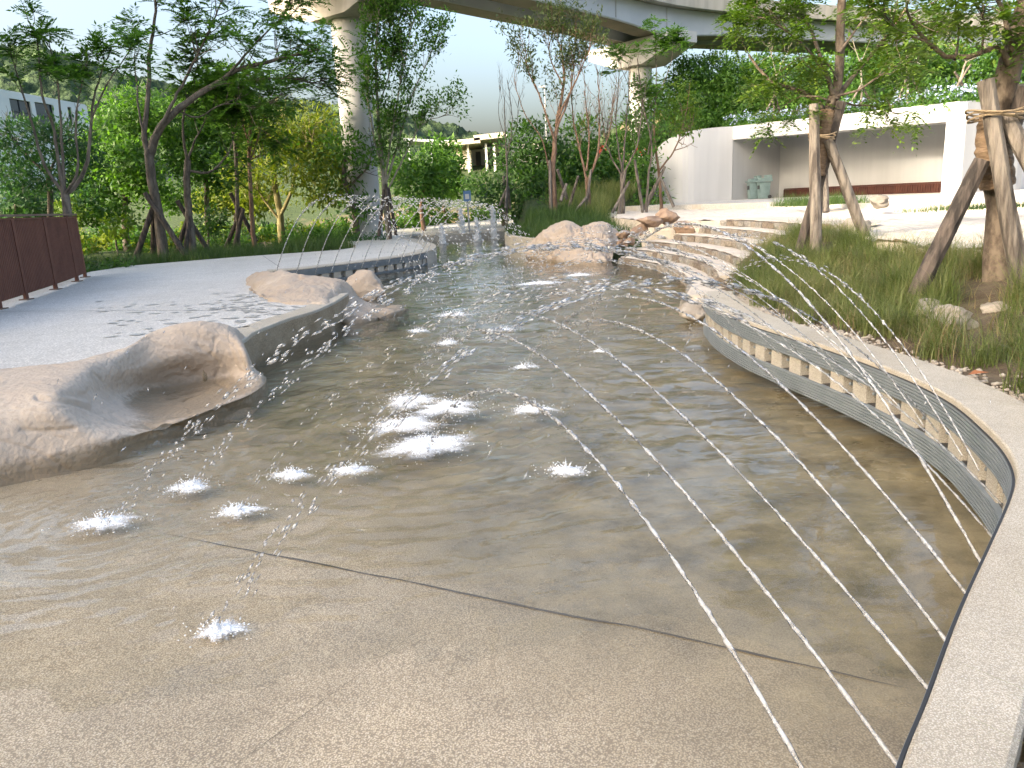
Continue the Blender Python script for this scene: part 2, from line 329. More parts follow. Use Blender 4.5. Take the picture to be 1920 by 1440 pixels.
m, t, b, o = newmat('white_water'); df = N(t, 'BsdfDiffuse'); df.inputs[0].default_value = (.95, .96, .97, 1); tl = N(t, 'BsdfTranslucent'); tl.inputs[0].default_value = (.95, .96, .97, 1); mx = N(t, 'MixShader'); mx.inputs[0].default_value = .3
t.links.new(df.outputs[0], mx.inputs[1]); t.links.new(tl.outputs[0], mx.inputs[2]); t.links.new(mx.outputs[0], o.inputs[0]); M['white_water'] = m
def lace(name):
    m, t, b, o = newmat(name); co = coords(t)
    df = N(t, 'BsdfDiffuse'); df.inputs[0].default_value = (.88, .90, .92, 1); tp = N(t, 'BsdfTransparent'); mx = N(t, 'MixShader')
    n = N(t, 'TexNoise', Scale=70.0, Detail=5.0, Roughness=.75, Distortion=1.6); t.links.new(co, n.inputs['Vector'])
    at_ = N(t, 'Attribute', attribute_name='thick'); ad = N(t, 'Math', operation='ADD'); t.links.new(n.outputs[0], ad.inputs[0]); t.links.new(at_.outputs['Fac'], ad.inputs[1])
    t.links.new(ramp(t, ad.outputs[0], [(.70, (0, 0, 0)), (1.05, (.92, .92, .92))]), mx.inputs[0]); t.links.new(tp.outputs[0], mx.inputs[1]); t.links.new(df.outputs[0], mx.inputs[2]); t.links.new(mx.outputs[0], o.inputs[0]); return m
M['lace'] = lace('foam_lace')
# ================================================================== SETTING
PZ = 0.34                                            # level of the left promenade
def xy(px, py, z): p = at(px, py, z); return (p.x, p.y)
def inpoly(x, y, poly):
    r = np.zeros(np.shape(x), bool); n = len(poly)
    for i in range(n):
        x1, y1 = poly[i]; x2, y2 = poly[(i + 1) % n]
        if y1 == y2: continue
        c = ((y1 > y) != (y2 > y)) & (x < (x2 - x1) * (y - y1) / (y2 - y1) + x1); r ^= c
    return r
SC = (-8.0, 14.4)                                    # centre the curved steps turn about
def arc(Rr, a): return (SC[0] + Rr * math.cos(R(a)), SC[1] + Rr * math.sin(R(a)))
SAND = [arc(13.35, a) for a in np.linspace(12, -9, 12)] + [(4.7, 11.2), (4.45, 9.6), (4.55, 8), (4.8, 6.6), (6.5, 5.4), (13, 4.5), (13, 12.6), (10.2, 14.4), (9.3, 16), (9.2, 19), (9.0, 23.5), (7.0, 28.5), (4.8, 32), (3.7, 29.5), (3.3, 24), (3.6, 20.5), (4.3, 18.6)]
KERBL = [(13, 12.6), (10.2, 14.4), (9.3, 16), (9.2, 19), (9.0, 23.5), (7.0, 28.5), (4.8, 32)]
PLAZA = KERBL[::-1] + [(40, 5), (40, 40), (9, 41), (6.5, 37)]
PLAZA = [(4.8, 32), (7.0, 28.5), (9.0, 23.5), (9.2, 19), (9.3, 16), (10.2, 14.4), (13, 12.6), (40, 6), (40, 40), (9, 41), (6.3, 36)]

def ground(x, y):
    x = np.asarray(x, float); y = np.asarray(y, float)
    z = .12 + 4.3 * sst(41, 66, y - .12 * np.abs(x + 4)) + .5 * sst(-11, -30, x)
    hole = (x > -9.7) & (x < 40) & (y < 22.0) | (x > -5.6) & (x < 40) & (y < 25) | (x > -6.8) & (x < .5) & (y < 44) | (x > -5) & (x < 5) & (y < 47) & (y > 38)
    z = np.where(hole, -.6, z)
    bed = sst(0, .5, x - .40 - .22 * np.clip(24 - y, 0, 9)) * sst(20.0, 20.7, y) * (x < 40)
    zb = .44 + .55 * sst(21, 28, y) + 1.9 * sst(30, 44, y)
    z = np.where(bed > 0, -.6 * (1 - bed) + bed * zb, z)
    ins = inpoly(x, y, SAND) | inpoly(x, y, PLAZA)
    z = np.where(ins, .3, z)
    z = np.where((x > 13) & (y < 22), .3, z)
    # planted mound behind and over the pavilion
    md = sst(12, 18, x - .0 + (y - 38) * .9) * sst(30, 36, y + .55 * (x - 9)) * (x > 8)
    z = np.where(md > 0, np.maximum(z, md * (4.0 + 2.2 * sst(36, 48, y))), z)
    return z
gx = np.r_[np.linspace(-260, -40, 45), np.linspace(-39, 44, 250), np.linspace(48, 260, 40)]
gy = np.r_[np.linspace(-120, -2, 30), np.linspace(-1, 70, 215), np.linspace(74, 700, 60)]
GX, GY = np.meshgrid(gx, gy, indexing='ij'); GZ = ground(GX, GY)
bumpy = np.array([[mn.noise((x * .35, y * .35, 3)) for y in gy] for x in gx]); GZ = GZ + np.where(GZ > -.3, bumpy * .14, 0)
def grid_faces(a, b):
    i = np.arange(a - 1)[:, None] * b; j = np.arange(b - 1)[None]
    return np.stack([i + j, i + b + j, i + b + j + 1, i + j + 1], -1).reshape(-1, 4)
me = mesh('ground', np.stack([GX, GY, GZ], -1), grid_faces(len(gx), len(gy)), True)
st_ = (sst(-14, -10, GX) * sst(1, -3, GX) * sst(30, 36, GY) * sst(52, 44, GY)) * .55 + .4 * sst(-1, 4, GX) * sst(12, 6, GX) * sst(40, 46, GY) * sst(60, 52, GY) - .1 * (GX < -14)
me.attributes.new('straw', 'FLOAT', 'POINT').data.foreach_set('value', st_.ravel().astype(np.float32))
obj('ground', me, M['ground'], kind='structure')
def gz(x, y): return float(ground(x, y))

# ---- pool floor and water
def floor_z(x, y):
    d = np.asarray(y) - 2.35 + .10 * np.asarray(x)
    return np.where(d < 0, -.030 * d, -.034 * np.clip(d, 0, 3.2) - .016 * np.clip(d - 3.2, 0, 8))
def on_floor(px, py):
    z = 0.
    for _ in range(6): p = at(px, py, z); z = float(floor_z(p.x, p.y))
    return Vector((p.x, p.y, z))
fx = np.linspace(-7.5, 5, 120); fy = np.r_[np.linspace(-3, 10, 160), np.linspace(10.5, 36, 40)]
FX, FY = np.meshgrid(fx, fy, indexing='ij')
FN = np.array([[mn.fractal((x * 1.1, y * 1.1, 5), .8, 2, 4) for y in fy] for x in fx]) * .011          # worn unevenness
pool_floor = obj('pool_floor', mesh('pool_floor', np.stack([FX, FY, floor_z(FX, FY) + FN], -1), grid_faces(120, len(fy)), True), M['floor'], kind='structure')
m, t, b, o = newmat('joint_line'); b.inputs['Base Color'].default_value = (.085, .075, .06, 1); b.inputs['Roughness'].default_value = .8; M['joint'] = m
for pts, wd in (([(300, 1000), (560, 1053), (830, 1106), (1100, 1163), (1400, 1227), (1715, 1294)], .009), ([(845, 1128), (760, 1200), (640, 1290), (530, 1370), (430, 1442), (330, 1520)], .007)):
    L = smooth_line([on_floor(*p) for p in pts], .05); V = []; Fc = []
    for i, p in enumerate(L):
        a = wd * (1 + .9 * mn.noise((i * .31, wd * 90, 0))) * min(1, (i + 1) / 14, (len(L) - i) / 10)
        for s in (-1, 1): V.append((p[0] + .2 * s * a, p[1] + s * a * .5, float(floor_z(p[0], p[1])) + mn.fractal((p[0] * 1.1, p[1] * 1.1, 5), .8, 2, 4) * .011 + .004))
        if i: Fc.append((2 * i - 2, 2 * i - 1, 2 * i + 1, 2 * i))
    obj('floor_joint', mesh('floor_joint', V, Fc), M['joint'], pool_floor)

SPLASH = [((1060, 885), .9), ((1000, 770), 1.2), ((800, 838), 2.3), ((755, 800), 2.1), ((840, 768), 2.2), ((765, 755), 2.0), ((660, 885), .9), ((548, 893), .95), ((355, 917), 1.0), ((445, 962), .95), ((195, 985), 1.15), ((410, 1187), .7), ((1010, 533), 2.6), ((1085, 517), 1.8), ((840, 645), 1.3), ((855, 592), 1.6), ((985, 690), .9), ((945, 620), .9), ((785, 622), .9), ((1125, 660), .7)]
SPW = [(at(*p, 0), s) for p, s in SPLASH]
wx = np.linspace(-6.2, 4.4, 250); wy = np.r_[np.arange(.6, 9, .036), np.arange(9, 18, .075), np.arange(18, 36, .16)]
WX, WY = np.meshgrid(wx, wy, indexing='ij'); WZ = np.zeros_like(WX)
rg = np.random.default_rng(3)
for c, s in SPW:
    d = np.hypot(WX - c.x, WY - c.y); k = 2 * math.pi / rg.uniform(.13, .2); a = .0062 * min(s, 1.6)
    WZ += a * np.sin(k * d - rg.uniform(0, 6)) * np.exp(-d / (.6 * min(s, 1.6))) * sst(0, .12, d)
for _ in range(26):                                   # little wind waves, mostly from the far end
    ang = rg.normal(R(100), .55); lam = rg.uniform(.16, .6); k = 2 * math.pi / lam
    ph = WX * math.cos(ang) * k + WY * math.sin(ang) * k
    WZ += .0011 * lam / .3 * np.sin(ph + rg.uniform(0, 6)) * (.35 + .65 * sst(2.2, 6, WY))
for cx, cy in ((1.05, 1.95), (1.3, 2.6)):
    d = np.hypot(WX - cx, WY - cy); WZ += .0016 * np.sin(d * 2 * math.pi / .06) * np.exp(-d / .16)
WZ *= (sst(1.6, 3.2, WY + .1 * WX) * .85 + .15) * (1 - .6 * sst(.3, 1.3, WX) * sst(5.0, 3.4, WY))
obj('water', mesh('water', np.stack([WX, WY, WZ], -1), grid_faces(len(wx), len(wy)), True), M['water'], kind='structure')

# ---- promenade paving, plaza, sand, beds
def sheet(name, poly, z, mat, skirt=.5, parent=None, zf=None):
    mb = MB(); n = len(poly); V = [(p[0], p[1], (zf(p[0], p[1]) if zf else z)) for p in poly] + [(p[0], p[1], z - skirt) for p in poly]
    mb.add(V, [tuple(range(n))] + [(i, n + i, n + (i + 1) % n, (i + 1) % n) for i in range(n)])
    me = mesh(name, mb.V, mb.F)
    return obj(name, me, mat, parent, kind='structure' if parent is None else None)
LW = [xy(p[0], p[1], PZ) for p in ((452, 640), (480, 622), (540, 598), (590, 583), (628, 566))]       # near left wall, top inner edge
LF = [xy(p[0], p[1], PZ) for p in ((500, 508), (570, 503), (640, 495), (705, 487), (770, 478), (802, 471), (818, 463), (812, 456), (790, 450), (768, 444), (775, 439))]
FAR = [(-3.6, 33.4), (-2.2, 33.6), (-.6, 33.9), (.4, 33.6)]
def inset(L, d):
    P_ = np.array([(p[0], p[1], 0) for p in L]); n_ = normals2d(P_, 1); return [(p[0] + q[0] * d, p[1] + q[1] * d) for p, q in zip(P_, n_)]
paving_poly = [(-5.4, 6.0), (-4.0, 6.3), (-3.6, 6.6), (-3.3, 7.0), (-3.05, 7.3), (-2.85, 7.45)] + inset(LW, .11) + [(-2.9, 11.5), (-3.6, 13.5), (-4.6, 15.0)] + inset(LF, .11) + FAR + [(2.5, 36), (5, 41), (3, 45), (.5, 46), (-2.6, 43), (-4.6, 39.5), (-6.4, 37), (-6.6, 33.5), (-5.9, 29), (-4.9, 25.6), (-4.6, 24.2), (-5.0, 23.2), (-6.2, 22.7), (-7.5, 22.2), (-9.9, 20.6), (-10.1, 18.9), (-9.8, 17.9), (-9.35, 16.6), (-8.85, 14.9), (-8.35, 13.1), (-7.95, 11.6), (-7.6, 9.8), (-7.4, 5.7)]
paving = sheet('paving', paving_poly, PZ, M['paving'], zf=lambda x, y: PZ + .012 * max(0, y - 33))
# saw-cut joints of the paving
for (a, b_) in (((-7.9, 11.3), (-2.7, 9.6)), ((-9.2, 16.2), (-5.2, 16.6)), ((-6.9, 22.2), (-5.0, 17.2))):
    A = Vector((*a, PZ + .003)); B = Vector((*b_, PZ + .003)); d = (B - A).normalized(); nn = Vector((-d.y, d.x, 0)) * .006
    obj('paving_joint', mesh('paving_joint', [A - nn, A + nn, B + nn, B - nn], [(0, 1, 2, 3)]), M['joint'], paving)
# drip marks where the spray lands
m, t, b, o = newmat('wet_paving'); b.inputs['Base Color'].default_value = (.40, .39, .37, 1); b.inputs['Roughness'].default_value = .35; M['wet'] = m
V = []; Fc = []; rr = random.Random(5)
for k in range(230):
    s_ = rr.random(); px, py = rr.gauss(500, 70), rr.gauss(578, 20)
    if k > 170: px, py = rr.uniform(180, 470), rr.uniform(555, 640)
    p = at(px, py, PZ); a0, b0 = rr.uniform(.012, .09), rr.uniform(.008, .03)
    if not inpoly(p.x, p.y, [(q[0] - .12, q[1]) for q in paving_poly]): continue
    n = 9; k0 = len(V)
    for i in range(n):
        an = i * 2 * math.pi / n; q = 1 + rr.uniform(-.35, .35); V.append((p.x + a0 * q * math.cos(an), p.y + b0 * q * 2.2 * math.sin(an), PZ + .004 + k * 1e-5))
    Fc.append(tuple(range(k0, k0 + n)))
obj('wet_spots', mesh('wet_spots', V, Fc), M['wet'], paving, kind='stuff')

# sand sheet with footprints
sx = np.linspace(3, 13.2, 150); sy = np.linspace(4.3, 32.2, 300); SX, SY = np.meshgrid(sx, sy, indexing='ij')
SZ = .9 + .07 * np.array([[mn.fractal((x * 2.2, y * 2.2, 1), .7, 2.0, 5) for y in sy] for x in sx]) * .75 - .05
fcs = grid_faces(150, 300); cxm = SX.ravel()[fcs].mean(1); cym = SY.ravel()[fcs].mean(1)
SANDI = [(SC[0] + (p[0] - SC[0]) * 1.0, p[1]) for p in SAND]
obj('sand', mesh('sand', np.stack([SX, SY, SZ], -1), fcs[inpoly(cxm, cym, SANDI)], True), M['sand'], kind='structure')
sheet('sand_base', [(p[0], p[1]) for p in SAND], .84, M['sand'], skirt=.8)
plaza = sheet('plaza', PLAZA, 1.02, M['paving'], skirt=1.0)
kl = smooth_line([(p[0], p[1], 0) for p in KERBL], .4); kn = normals2d(kl, -1)
kroot = thing('stone_kerb', 'pale stone kerb running between the sand and the grey plaza', 'kerb')
for i in range(0, len(kl) - 2, 2):
    seg = kl[i:i + 3].copy(); seg[-1] = seg[-1] * .985 + seg[-2] * .015
    obj('kerb_block', mesh('kerb_block', *sweep(seg, kn[i:i + 3], [(-.02, .6), (-.02, 1.03), (0, 1.045), (.13, 1.045), (.15, 1.03), (.15, .6)])), M['kerb'], kroot)

# ---- the grated kerb walls
def pool_wall(name, label, line, side, zt, width, grate, zb=-.3, pitch=.285, block=.178, mat_face=None, taper=None):
    """line: inner top edge in plan, outward normal to `side`; grate=(start,end) in metres or None"""
    root = thing(name, label, 'pool wall'); P = smooth_line([(p[0], p[1], 0) for p in line], .06); nr = normals2d(P, side)
    L = np.r_[0, np.cumsum(np.linalg.norm(np.diff(P[:, :2], axis=0), axis=1))]
    wv = np.full(len(P), width) if taper is None else np.array([taper(p) for p in P])
    V = []; k = 6
    for i, p in enumerate(P):
        for o_, z in ((0.0, zt - .035), (.004, zt - .006), (.012, zt), (wv[i] - .012, zt), (wv[i], zt - .01), (wv[i], zb)):
            V.append((p[0] + nr[i, 0] * o_, p[1] + nr[i, 1] * o_, z))
    Fc = [(i * k + j, i * k + j + 1, (i + 1) * k + j + 1, (i + 1) * k + j) for i in range(len(P) - 1) for j in range(k - 1)]
    obj('coping', mesh('coping', V, Fc), M['coping'], root)
    mf = mat_face or M['wall_agg']
    if grate is None:
        obj('wall_face', mesh('wall_face', *sweep(P, nr, [(.004, zt - .034), (.012, zb), (.05, zb), (.05, zt - .034)])), mf, root); return root
    g0, g1 = grate; ins = (L >= g0) & (L <= g1)
    for nm, sel in (('wall_face', L <= g0 + .06), ('wall_face', L >= g1 - .06)):
        if sel.sum() > 2: obj(nm, mesh(nm, *sweep(P[sel], nr[sel], [(.004, zt - .034), (.012, zb), (.05, zb), (.05, zt - .034)])), mf, root)
    Pg, ng = P[ins], nr[ins]; h = zt - .034
    zA, zB, zC = h - .135, h - .262, .012
    def ribs(z1, z0, n):
        pr = []
        for i in range(n):
            a = z1 + (z0 - z1) * i / n; c = z1 + (z0 - z1) * (i + .58) / n; e = z1 + (z0 - z1) * (i + .99) / n
            pr += [(-.012, a), (-.012, c), (-.002, c - .0005), (-.002, e)]
        return pr + [(.02, z0), (.02, z1)]
    obj('upper_grate', mesh('upper_grate', *sweep(Pg, ng, ribs(h, zA, 7))), M['grate'], root)
    obj('lower_grate', mesh('lower_grate', *sweep(Pg, ng, ribs(zB, -.012, 7))), M['grate'], root)
    obj('edge_strip', mesh('edge_strip', *sweep(Pg, ng, [(-.010, h - .002), (-.010, h + .006), (-.002, h + .006), (-.002, h - .002)])), M['dark'], root)
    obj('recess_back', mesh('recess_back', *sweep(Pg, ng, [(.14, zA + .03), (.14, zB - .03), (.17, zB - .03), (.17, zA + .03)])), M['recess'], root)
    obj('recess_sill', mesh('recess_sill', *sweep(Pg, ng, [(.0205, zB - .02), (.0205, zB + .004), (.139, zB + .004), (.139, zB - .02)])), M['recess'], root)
    Lg = L[ins] - L[ins][0]; n = int(Lg[-1] / pitch); bm_ = None; holes = []
    for i in range(n):
        s0 = (i + .5) * pitch; x = np.interp(s0, Lg, Pg[:, 0]); y = np.interp(s0, Lg, Pg[:, 1])
        nx, ny = np.interp(s0, Lg, ng[:, 0]), np.interp(s0, Lg, ng[:, 1]); rz = math.atan2(ny, nx) - math.pi / 2
        if bm_ is None:
            q = MB(); a, d, z = block / 2, .045, (zA - zB) / 2 + .004; e = .006
            V = [(sx_ * (a - ee), (-d if f else d) + 0, sz * (z - ee)) for f, ee in ((0, 0), (1, e)) for sx_, sz in ((-1, -1), (1, -1), (1, 1), (-1, 1))]
            V[4:] = [(v[0], -d, v[2]) for v in V[4:]]
            q.add(V, [(0, 1, 2, 3), (7, 6, 5, 4), (0, 4, 5, 1), (1, 5, 6, 2), (2, 6, 7, 3), (3, 7, 4, 0)]); bm_ = mesh('block', q.V, q.F)
            q = MB(); q.tube([(0, -.01, 0), (0, -.075, .02)], .011, 8); nz = mesh('nozzle', q.V, q.F)
        o_ = obj('block', bm_, mf, root, loc=(x + nx * .052, y + ny * .052, (zA + zB) / 2)); o_.rotation_euler.z = rz
        s1 = (i + 1) * pitch
        if i < n - 1:
            x = np.interp(s1, Lg, Pg[:, 0]); y = np.interp(s1, Lg, Pg[:, 1]); nx, ny = np.interp(s1, Lg, ng[:, 0]), np.interp(s1, Lg, ng[:, 1])
            o_ = obj('nozzle', nz, M['grate'], root, loc=(x + nx * .095, y + ny * .095, (zA + zB) / 2)); o_.rotation_euler.z = math.atan2(ny, nx) - math.pi / 2
            holes.append((x + nx * .01, y + ny * .01, (zA + zB) / 2 + .015, nx, ny))
    root_holes[name] = holes; return root
root_holes = {}
RZ = .42
RW = [(0.25, .62), (.45, .90)] + [xy(px, py, RZ) for px, py in ((1685, 1440), (1740, 1300), (1800, 1140), (1860, 1010), (1893, 935), (1905, 885), (1888, 842), (1850, 800), (1790, 750), (1720, 712), (1640, 680), (1560, 652), (1480, 627), (1400, 601), (1345, 575), (1322, 553), (1326, 546))]
pool_wall('grated_pool_wall', 'curving pebble kerb wall with two grey grates on the right of the pool', RW, -1, RZ, .30, (0, 99), taper=lambda p: .18 + .13 * float(sst(1.4, 3.2, p[1])))
pool_wall('grated_pool_wall', 'far grey grated kerb wall below the promenade, left of the pool', LF, 1, PZ + .004, .42, (.1, 5.2), pitch=.33, block=.21)
pool_wall('plain_pool_wall', 'short tan pebble kerb wall between two sculpted rocks on the left', [(-2.85, 7.0)] + LW + [(-2.3, 11.2)], 1, PZ + .006, .30, None, mat_face=M['wall_tan'])
WC = [(.05, 27.9), (.0, 26.2), (.12, 24.6), (.45, 22.9), (.85, 21.6), (1.2, 20.8)]
pool_wall('planter_wall', 'low curved beige planter wall with grass beside the central rock', WC, 1, .46, .16, None)
pool_wall('far_pool_edge', 'low peach edge closing the far end of the pool behind the upright jets', [(-4.2, 32.6), (-3.0, 32.3), (-1.6, 32.4), (-.3, 32.9), (.5, 33.2)], 1, .26, 1.1, None)

# ---- right planting bed (soil sheet up to the coping, rising to the sand)
bx = np.linspace(.3, 6.2, 70); by = np.linspace(-1, 12.6, 110); BX, BY = np.meshgrid(bx, by, indexing='ij')
rwl = smooth_line([(p[0], p[1], 0) for p in RW], .06); rwn = normals2d(rwl, -1)
outer = rwl[:, :2] + rwn * np.array([.17 + .13 * float(sst(1.4, 3.2, p[1])) for p in rwl])[:, None]
def bed_h(x, y):
    return .36 + .45 * sst(2.7, 5.0, x + .04 * (y - 8)) + .04 * mn.noise((x * 1.3, y * 1.3, 9))
BZ = np.array([[bed_h(x, y) for y in by] for x in bx])
bed_poly = [tuple(p) for p in outer] + [(2.6, 9.3), (2.9, 10.2), (3.3, 11.0), (3.75, 11.7), (4.4, 12.3), (5.2, 12.2), (4.75, 11.2), (4.5, 9.6), (4.65, 8), (4.9, 6.6), (6.2, 5.2), (6.2, -1)]
fcs = grid_faces(70, 110); cxm = BX.ravel()[fcs].mean(1); cym = BY.ravel()[fcs].mean(1)
obj('planting_bed', mesh('planting_bed', np.stack([BX, BY, BZ], -1), fcs[inpoly(cxm, cym, bed_poly)], True), M['soil'], kind='structure')

# ================================================================== ROCKS
def cr(P, n):
    P = np.asarray(P, float); Q = np.concatenate([2 * P[:1] - P[1:2], P, 2 * P[-1:] - P[-2:-1]]); out = []; m_ = len(P) - 1
    for u in np.linspace(0, m_, n):
        i = min(int(u), m_ - 1); t_ = u - i; a, b_, c, d = Q[i:i + 4]
        out.append(.5 * (2 * b_ + (c - a) * t_ + (2 * a - 5 * b_ + 4 * c - d) * t_ ** 2 + (3 * b_ - a - 3 * c + d) * t_ ** 3))
    return np.array(out)
def sculpt(name, cols, mat, label, nu=120, nv=90, amp=.03, freq=3.0, crack=.018, seed=0, grooves=()):
    G = np.array([[tuple(at(p[0], p[1], p[2])) if p[2] < 3 else tuple(atY(*p)) for p in c] for c in cols])   # columns x rows
    back = G[:, -1:] + (G[:, -1:] - G[:, -2:-1]) * np.array([1, 1, 0]) * .3; yy = np.array([0, .25, 0])
    b1 = back + yy; b1[..., 2] = np.minimum(b1[..., 2] - .12, PZ); b2 = b1 + yy; b2[..., 2] = -.3
    f0 = G[:, :1] - np.array([0, .02, .35]); G = np.concatenate([f0, G, b1, b2], 1)
    A = np.stack([cr(G[:, j], nu) for j in range(G.shape[1])], 1)
    S = np.stack([cr(A[i], nv) for i in range(nu)], 0)
    du = np.gradient(S, axis=0); dv = np.gradient(S, axis=1); nr = np.cross(du, dv); nr /= np.linalg.norm(nr, axis=2)[..., None] + 1e-9
    if nr[nu // 2, nv // 2, 2] < 0: nr = -nr
    D = np.zeros((nu, nv))
    for i in range(nu):
        for j in range(nv):
            p = Vector(S[i, j]) * freq + Vector((seed, 0, 0))
            q = p + Vector((mn.noise(p * .7), mn.noise(p * .7 + Vector((5, 5, 5))), 0)) * .8
            d = mn.fractal(q, .9, 2.1, 6) * amp
            r = abs(mn.noise(Vector((q.x * .55, q.y * .55 + q.z * .4, seed + 2)))); d -= crack * max(0, 1 - r / .045)
            r = abs(mn.noise(Vector((q.x * 1.1 + 9, q.z * 1.5, q.y * .9)))); d -= crack * .5 * max(0, 1 - r / .04)
            D[i, j] = d
    if grooves:                                        # carved creases, placed where the rock shows them
        CMn = np.array(CM); Q_ = (S - np.array([0, 0, EYE])) @ CMn; U_ = np.stack([960 + F_PX * Q_[..., 0] / -Q_[..., 2], 720 - F_PX * Q_[..., 1] / -Q_[..., 2]], -1)
        for gl_, dp_, wd_ in grooves:
            gp = smooth_line([(a, b_, 0) for a, b_ in gl_], 4)[:, :2]; dm = np.full(D.shape, 1e9)
            for a in gp: dm = np.minimum(dm, ((U_ - a) ** 2).sum(-1))
            D -= dp_ * np.exp(-dm / wd_ ** 2)
    S = S + nr * D[..., None]
    return obj(name, mesh(name, S, grid_faces(nu, nv), True), mat, None, label, 'rock')
sculpt('sculpted_rock', [
    [(-330, 960, 0), (-330, 860, .3), (-320, 790, .42), (-310, 760, .46), (-300, 740, .46), (-290, 722, .44)],
    [(-150, 925, 0), (-150, 835, .28), (-150, 775, .42), (-150, 745, .46), (-145, 725, .46), (-140, 706, .44)],
    [(0, 892, 0), (0, 815, .24), (0, 765, .38), (0, 730, .45), (0, 710, .46), (2, 694, .44)],
    [(110, 870, 0), (108, 815, .18), (104, 770, .33), (100, 730, .43), (105, 700, .45), (115, 683, .44)],
    [(205, 848, 0), (200, 818, .11), (178, 785, .20), (160, 735, .33), (165, 690, .43), (178, 668, .44)],
    [(290, 818, 0), (288, 803, .06), (268, 786, .06), (215, 750, .12), (202, 698, 6.15), (235, 652, 6.6)],
    [(350, 797, 0), (348, 784, .06), (330, 770, .03), (275, 738, .03), (268, 684, 6.62), (290, 620, 6.95)],
    [(415, 772, 0), (412, 760, .06), (395, 748, .03), (352, 722, .03), (346, 662, 6.85), (345, 604, 7.1)],
    [(470, 750, 0), (467, 738, .06), (450, 726, .05), (422, 706, .07), (416, 658, 7.0), (400, 604, 7.2)],
    [(497, 728, 0), (494, 718, .05), (480, 706, .08), (464, 692, .15), (456, 655, 7.0), (438, 618, 7.3)],
    [(499, 712, -.02), (496, 706, .02), (486, 698, .08), (474, 684, .17), (466, 662, 7.15), (455, 640, 7.4)],
], M['rockL'], 'large tan sculpted rock with a scooped hollow at the pool edge, front left', 300, 170, .011, 3.0, .010, 1, grooves=[([(70, 745), (130, 753), (180, 768), (215, 786), (260, 797), (345, 801)], .030, 5), ([(40, 806), (95, 808), (138, 803)], .014, 4), ([(120, 738), (165, 745), (178, 758)], .018, 5), ([(372, 648), (398, 668), (412, 690), (402, 712), (425, 726)], .016, 4), ([(430, 650), (446, 690), (460, 700)], .012, 4), ([(250, 640), (330, 628), (400, 640)], .010, 6), ([(300, 700), (340, 690), (372, 705)], .010, 5)])
sculpt('sculpted_rock', [
    [(462, 540, 13.0), (461, 533, 13.4), (463, 524, 13.8), (468, 517, 14.2), (474, 513, 14.6)],
    [(485, 558, 11.4), (481, 545, 11.9), (482, 530, 12.4), (488, 516, 13.0), (496, 509, 13.4)],
    [(530, 573, 10.3), (522, 556, 10.8), (520, 540, 11.3), (525, 520, 12.1), (532, 509, 12.6)],
    [(580, 577, 10.0), (572, 560, 10.4), (568, 542, 10.9), (570, 524, 11.6), (578, 515, 12.1)],
    [(618, 579, 9.95), (612, 562, 10.3), (608, 547, 10.7), (610, 532, 11.2), (620, 523, 11.7)],
    [(633, 607, 0), (634, 585, 10.62), (632, 562, 10.8), (632, 542, 11.15), (640, 527, 11.7)],
    [(655, 608, 0), (655, 594, 10.7), (652, 575, 10.95), (650, 556, 11.3), (655, 540, 11.8)],
    [(700, 602, 0), (695, 594, .05), (688, 584, .09), (680, 572, .13), (676, 560, .15)],
    [(742, 591, 0), (738, 587, .03), (730, 582, .05), (718, 577, .06), (705, 570, .05)],
    [(766, 582, -.02), (764, 580, .0), (758, 578, .02), (748, 575, .02), (738, 572, 0)],
], M['rockC'], 'pinkish sculpted rock with a low water lip at the left promenade edge', 130, 80, .045, 2.2, .03, 4)
sculpt('sculpted_rock', [
    [(986, 484, 0), (984, 474, 20.8), (986, 466, 21.1), (992, 459, 21.5)],
    [(1000, 487, 0), (998, 470, 20.2), (1002, 454, 20.6), (1012, 441, 21.3)],
    [(1026, 491, 0), (1024, 468, 19.4), (1026, 444, 19.9), (1034, 424, 20.9)],
    [(1055, 494, 0), (1052, 470, 18.9), (1052, 440, 19.5), (1060, 413, 20.6)],
    [(1085, 496, 0), (1084, 475, 18.5), (1084, 448, 19.1), (1088, 421, 20.3)],
    [(1112, 497, 0), (1110, 474, 18.3), (1112, 446, 18.9), (1118, 417, 20.2)],
    [(1135, 495, 0), (1134, 474, 18.3), (1140, 448, 18.9), (1146, 422, 20.1)],
    [(1148, 491, 0), (1150, 474, 18.6), (1156, 456, 19.2), (1160, 440, 20.1)],
], M['rockC'], 'big pale pink sculpted rock rising from the water beside the stone steps', 180, 120, .10, 1.8, .06, 9, grooves=[([(1035, 440), (1055, 436), (1080, 446), (1110, 440), (1150, 446)], .06, 2.5), ([(1020, 452), (1050, 448), (1085, 458), (1120, 452)], .05, 2.5), ([(1090, 424), (1100, 445), (1095, 470)], .06, 3), ([(1010, 470), (1050, 462)], .05, 2.5)])

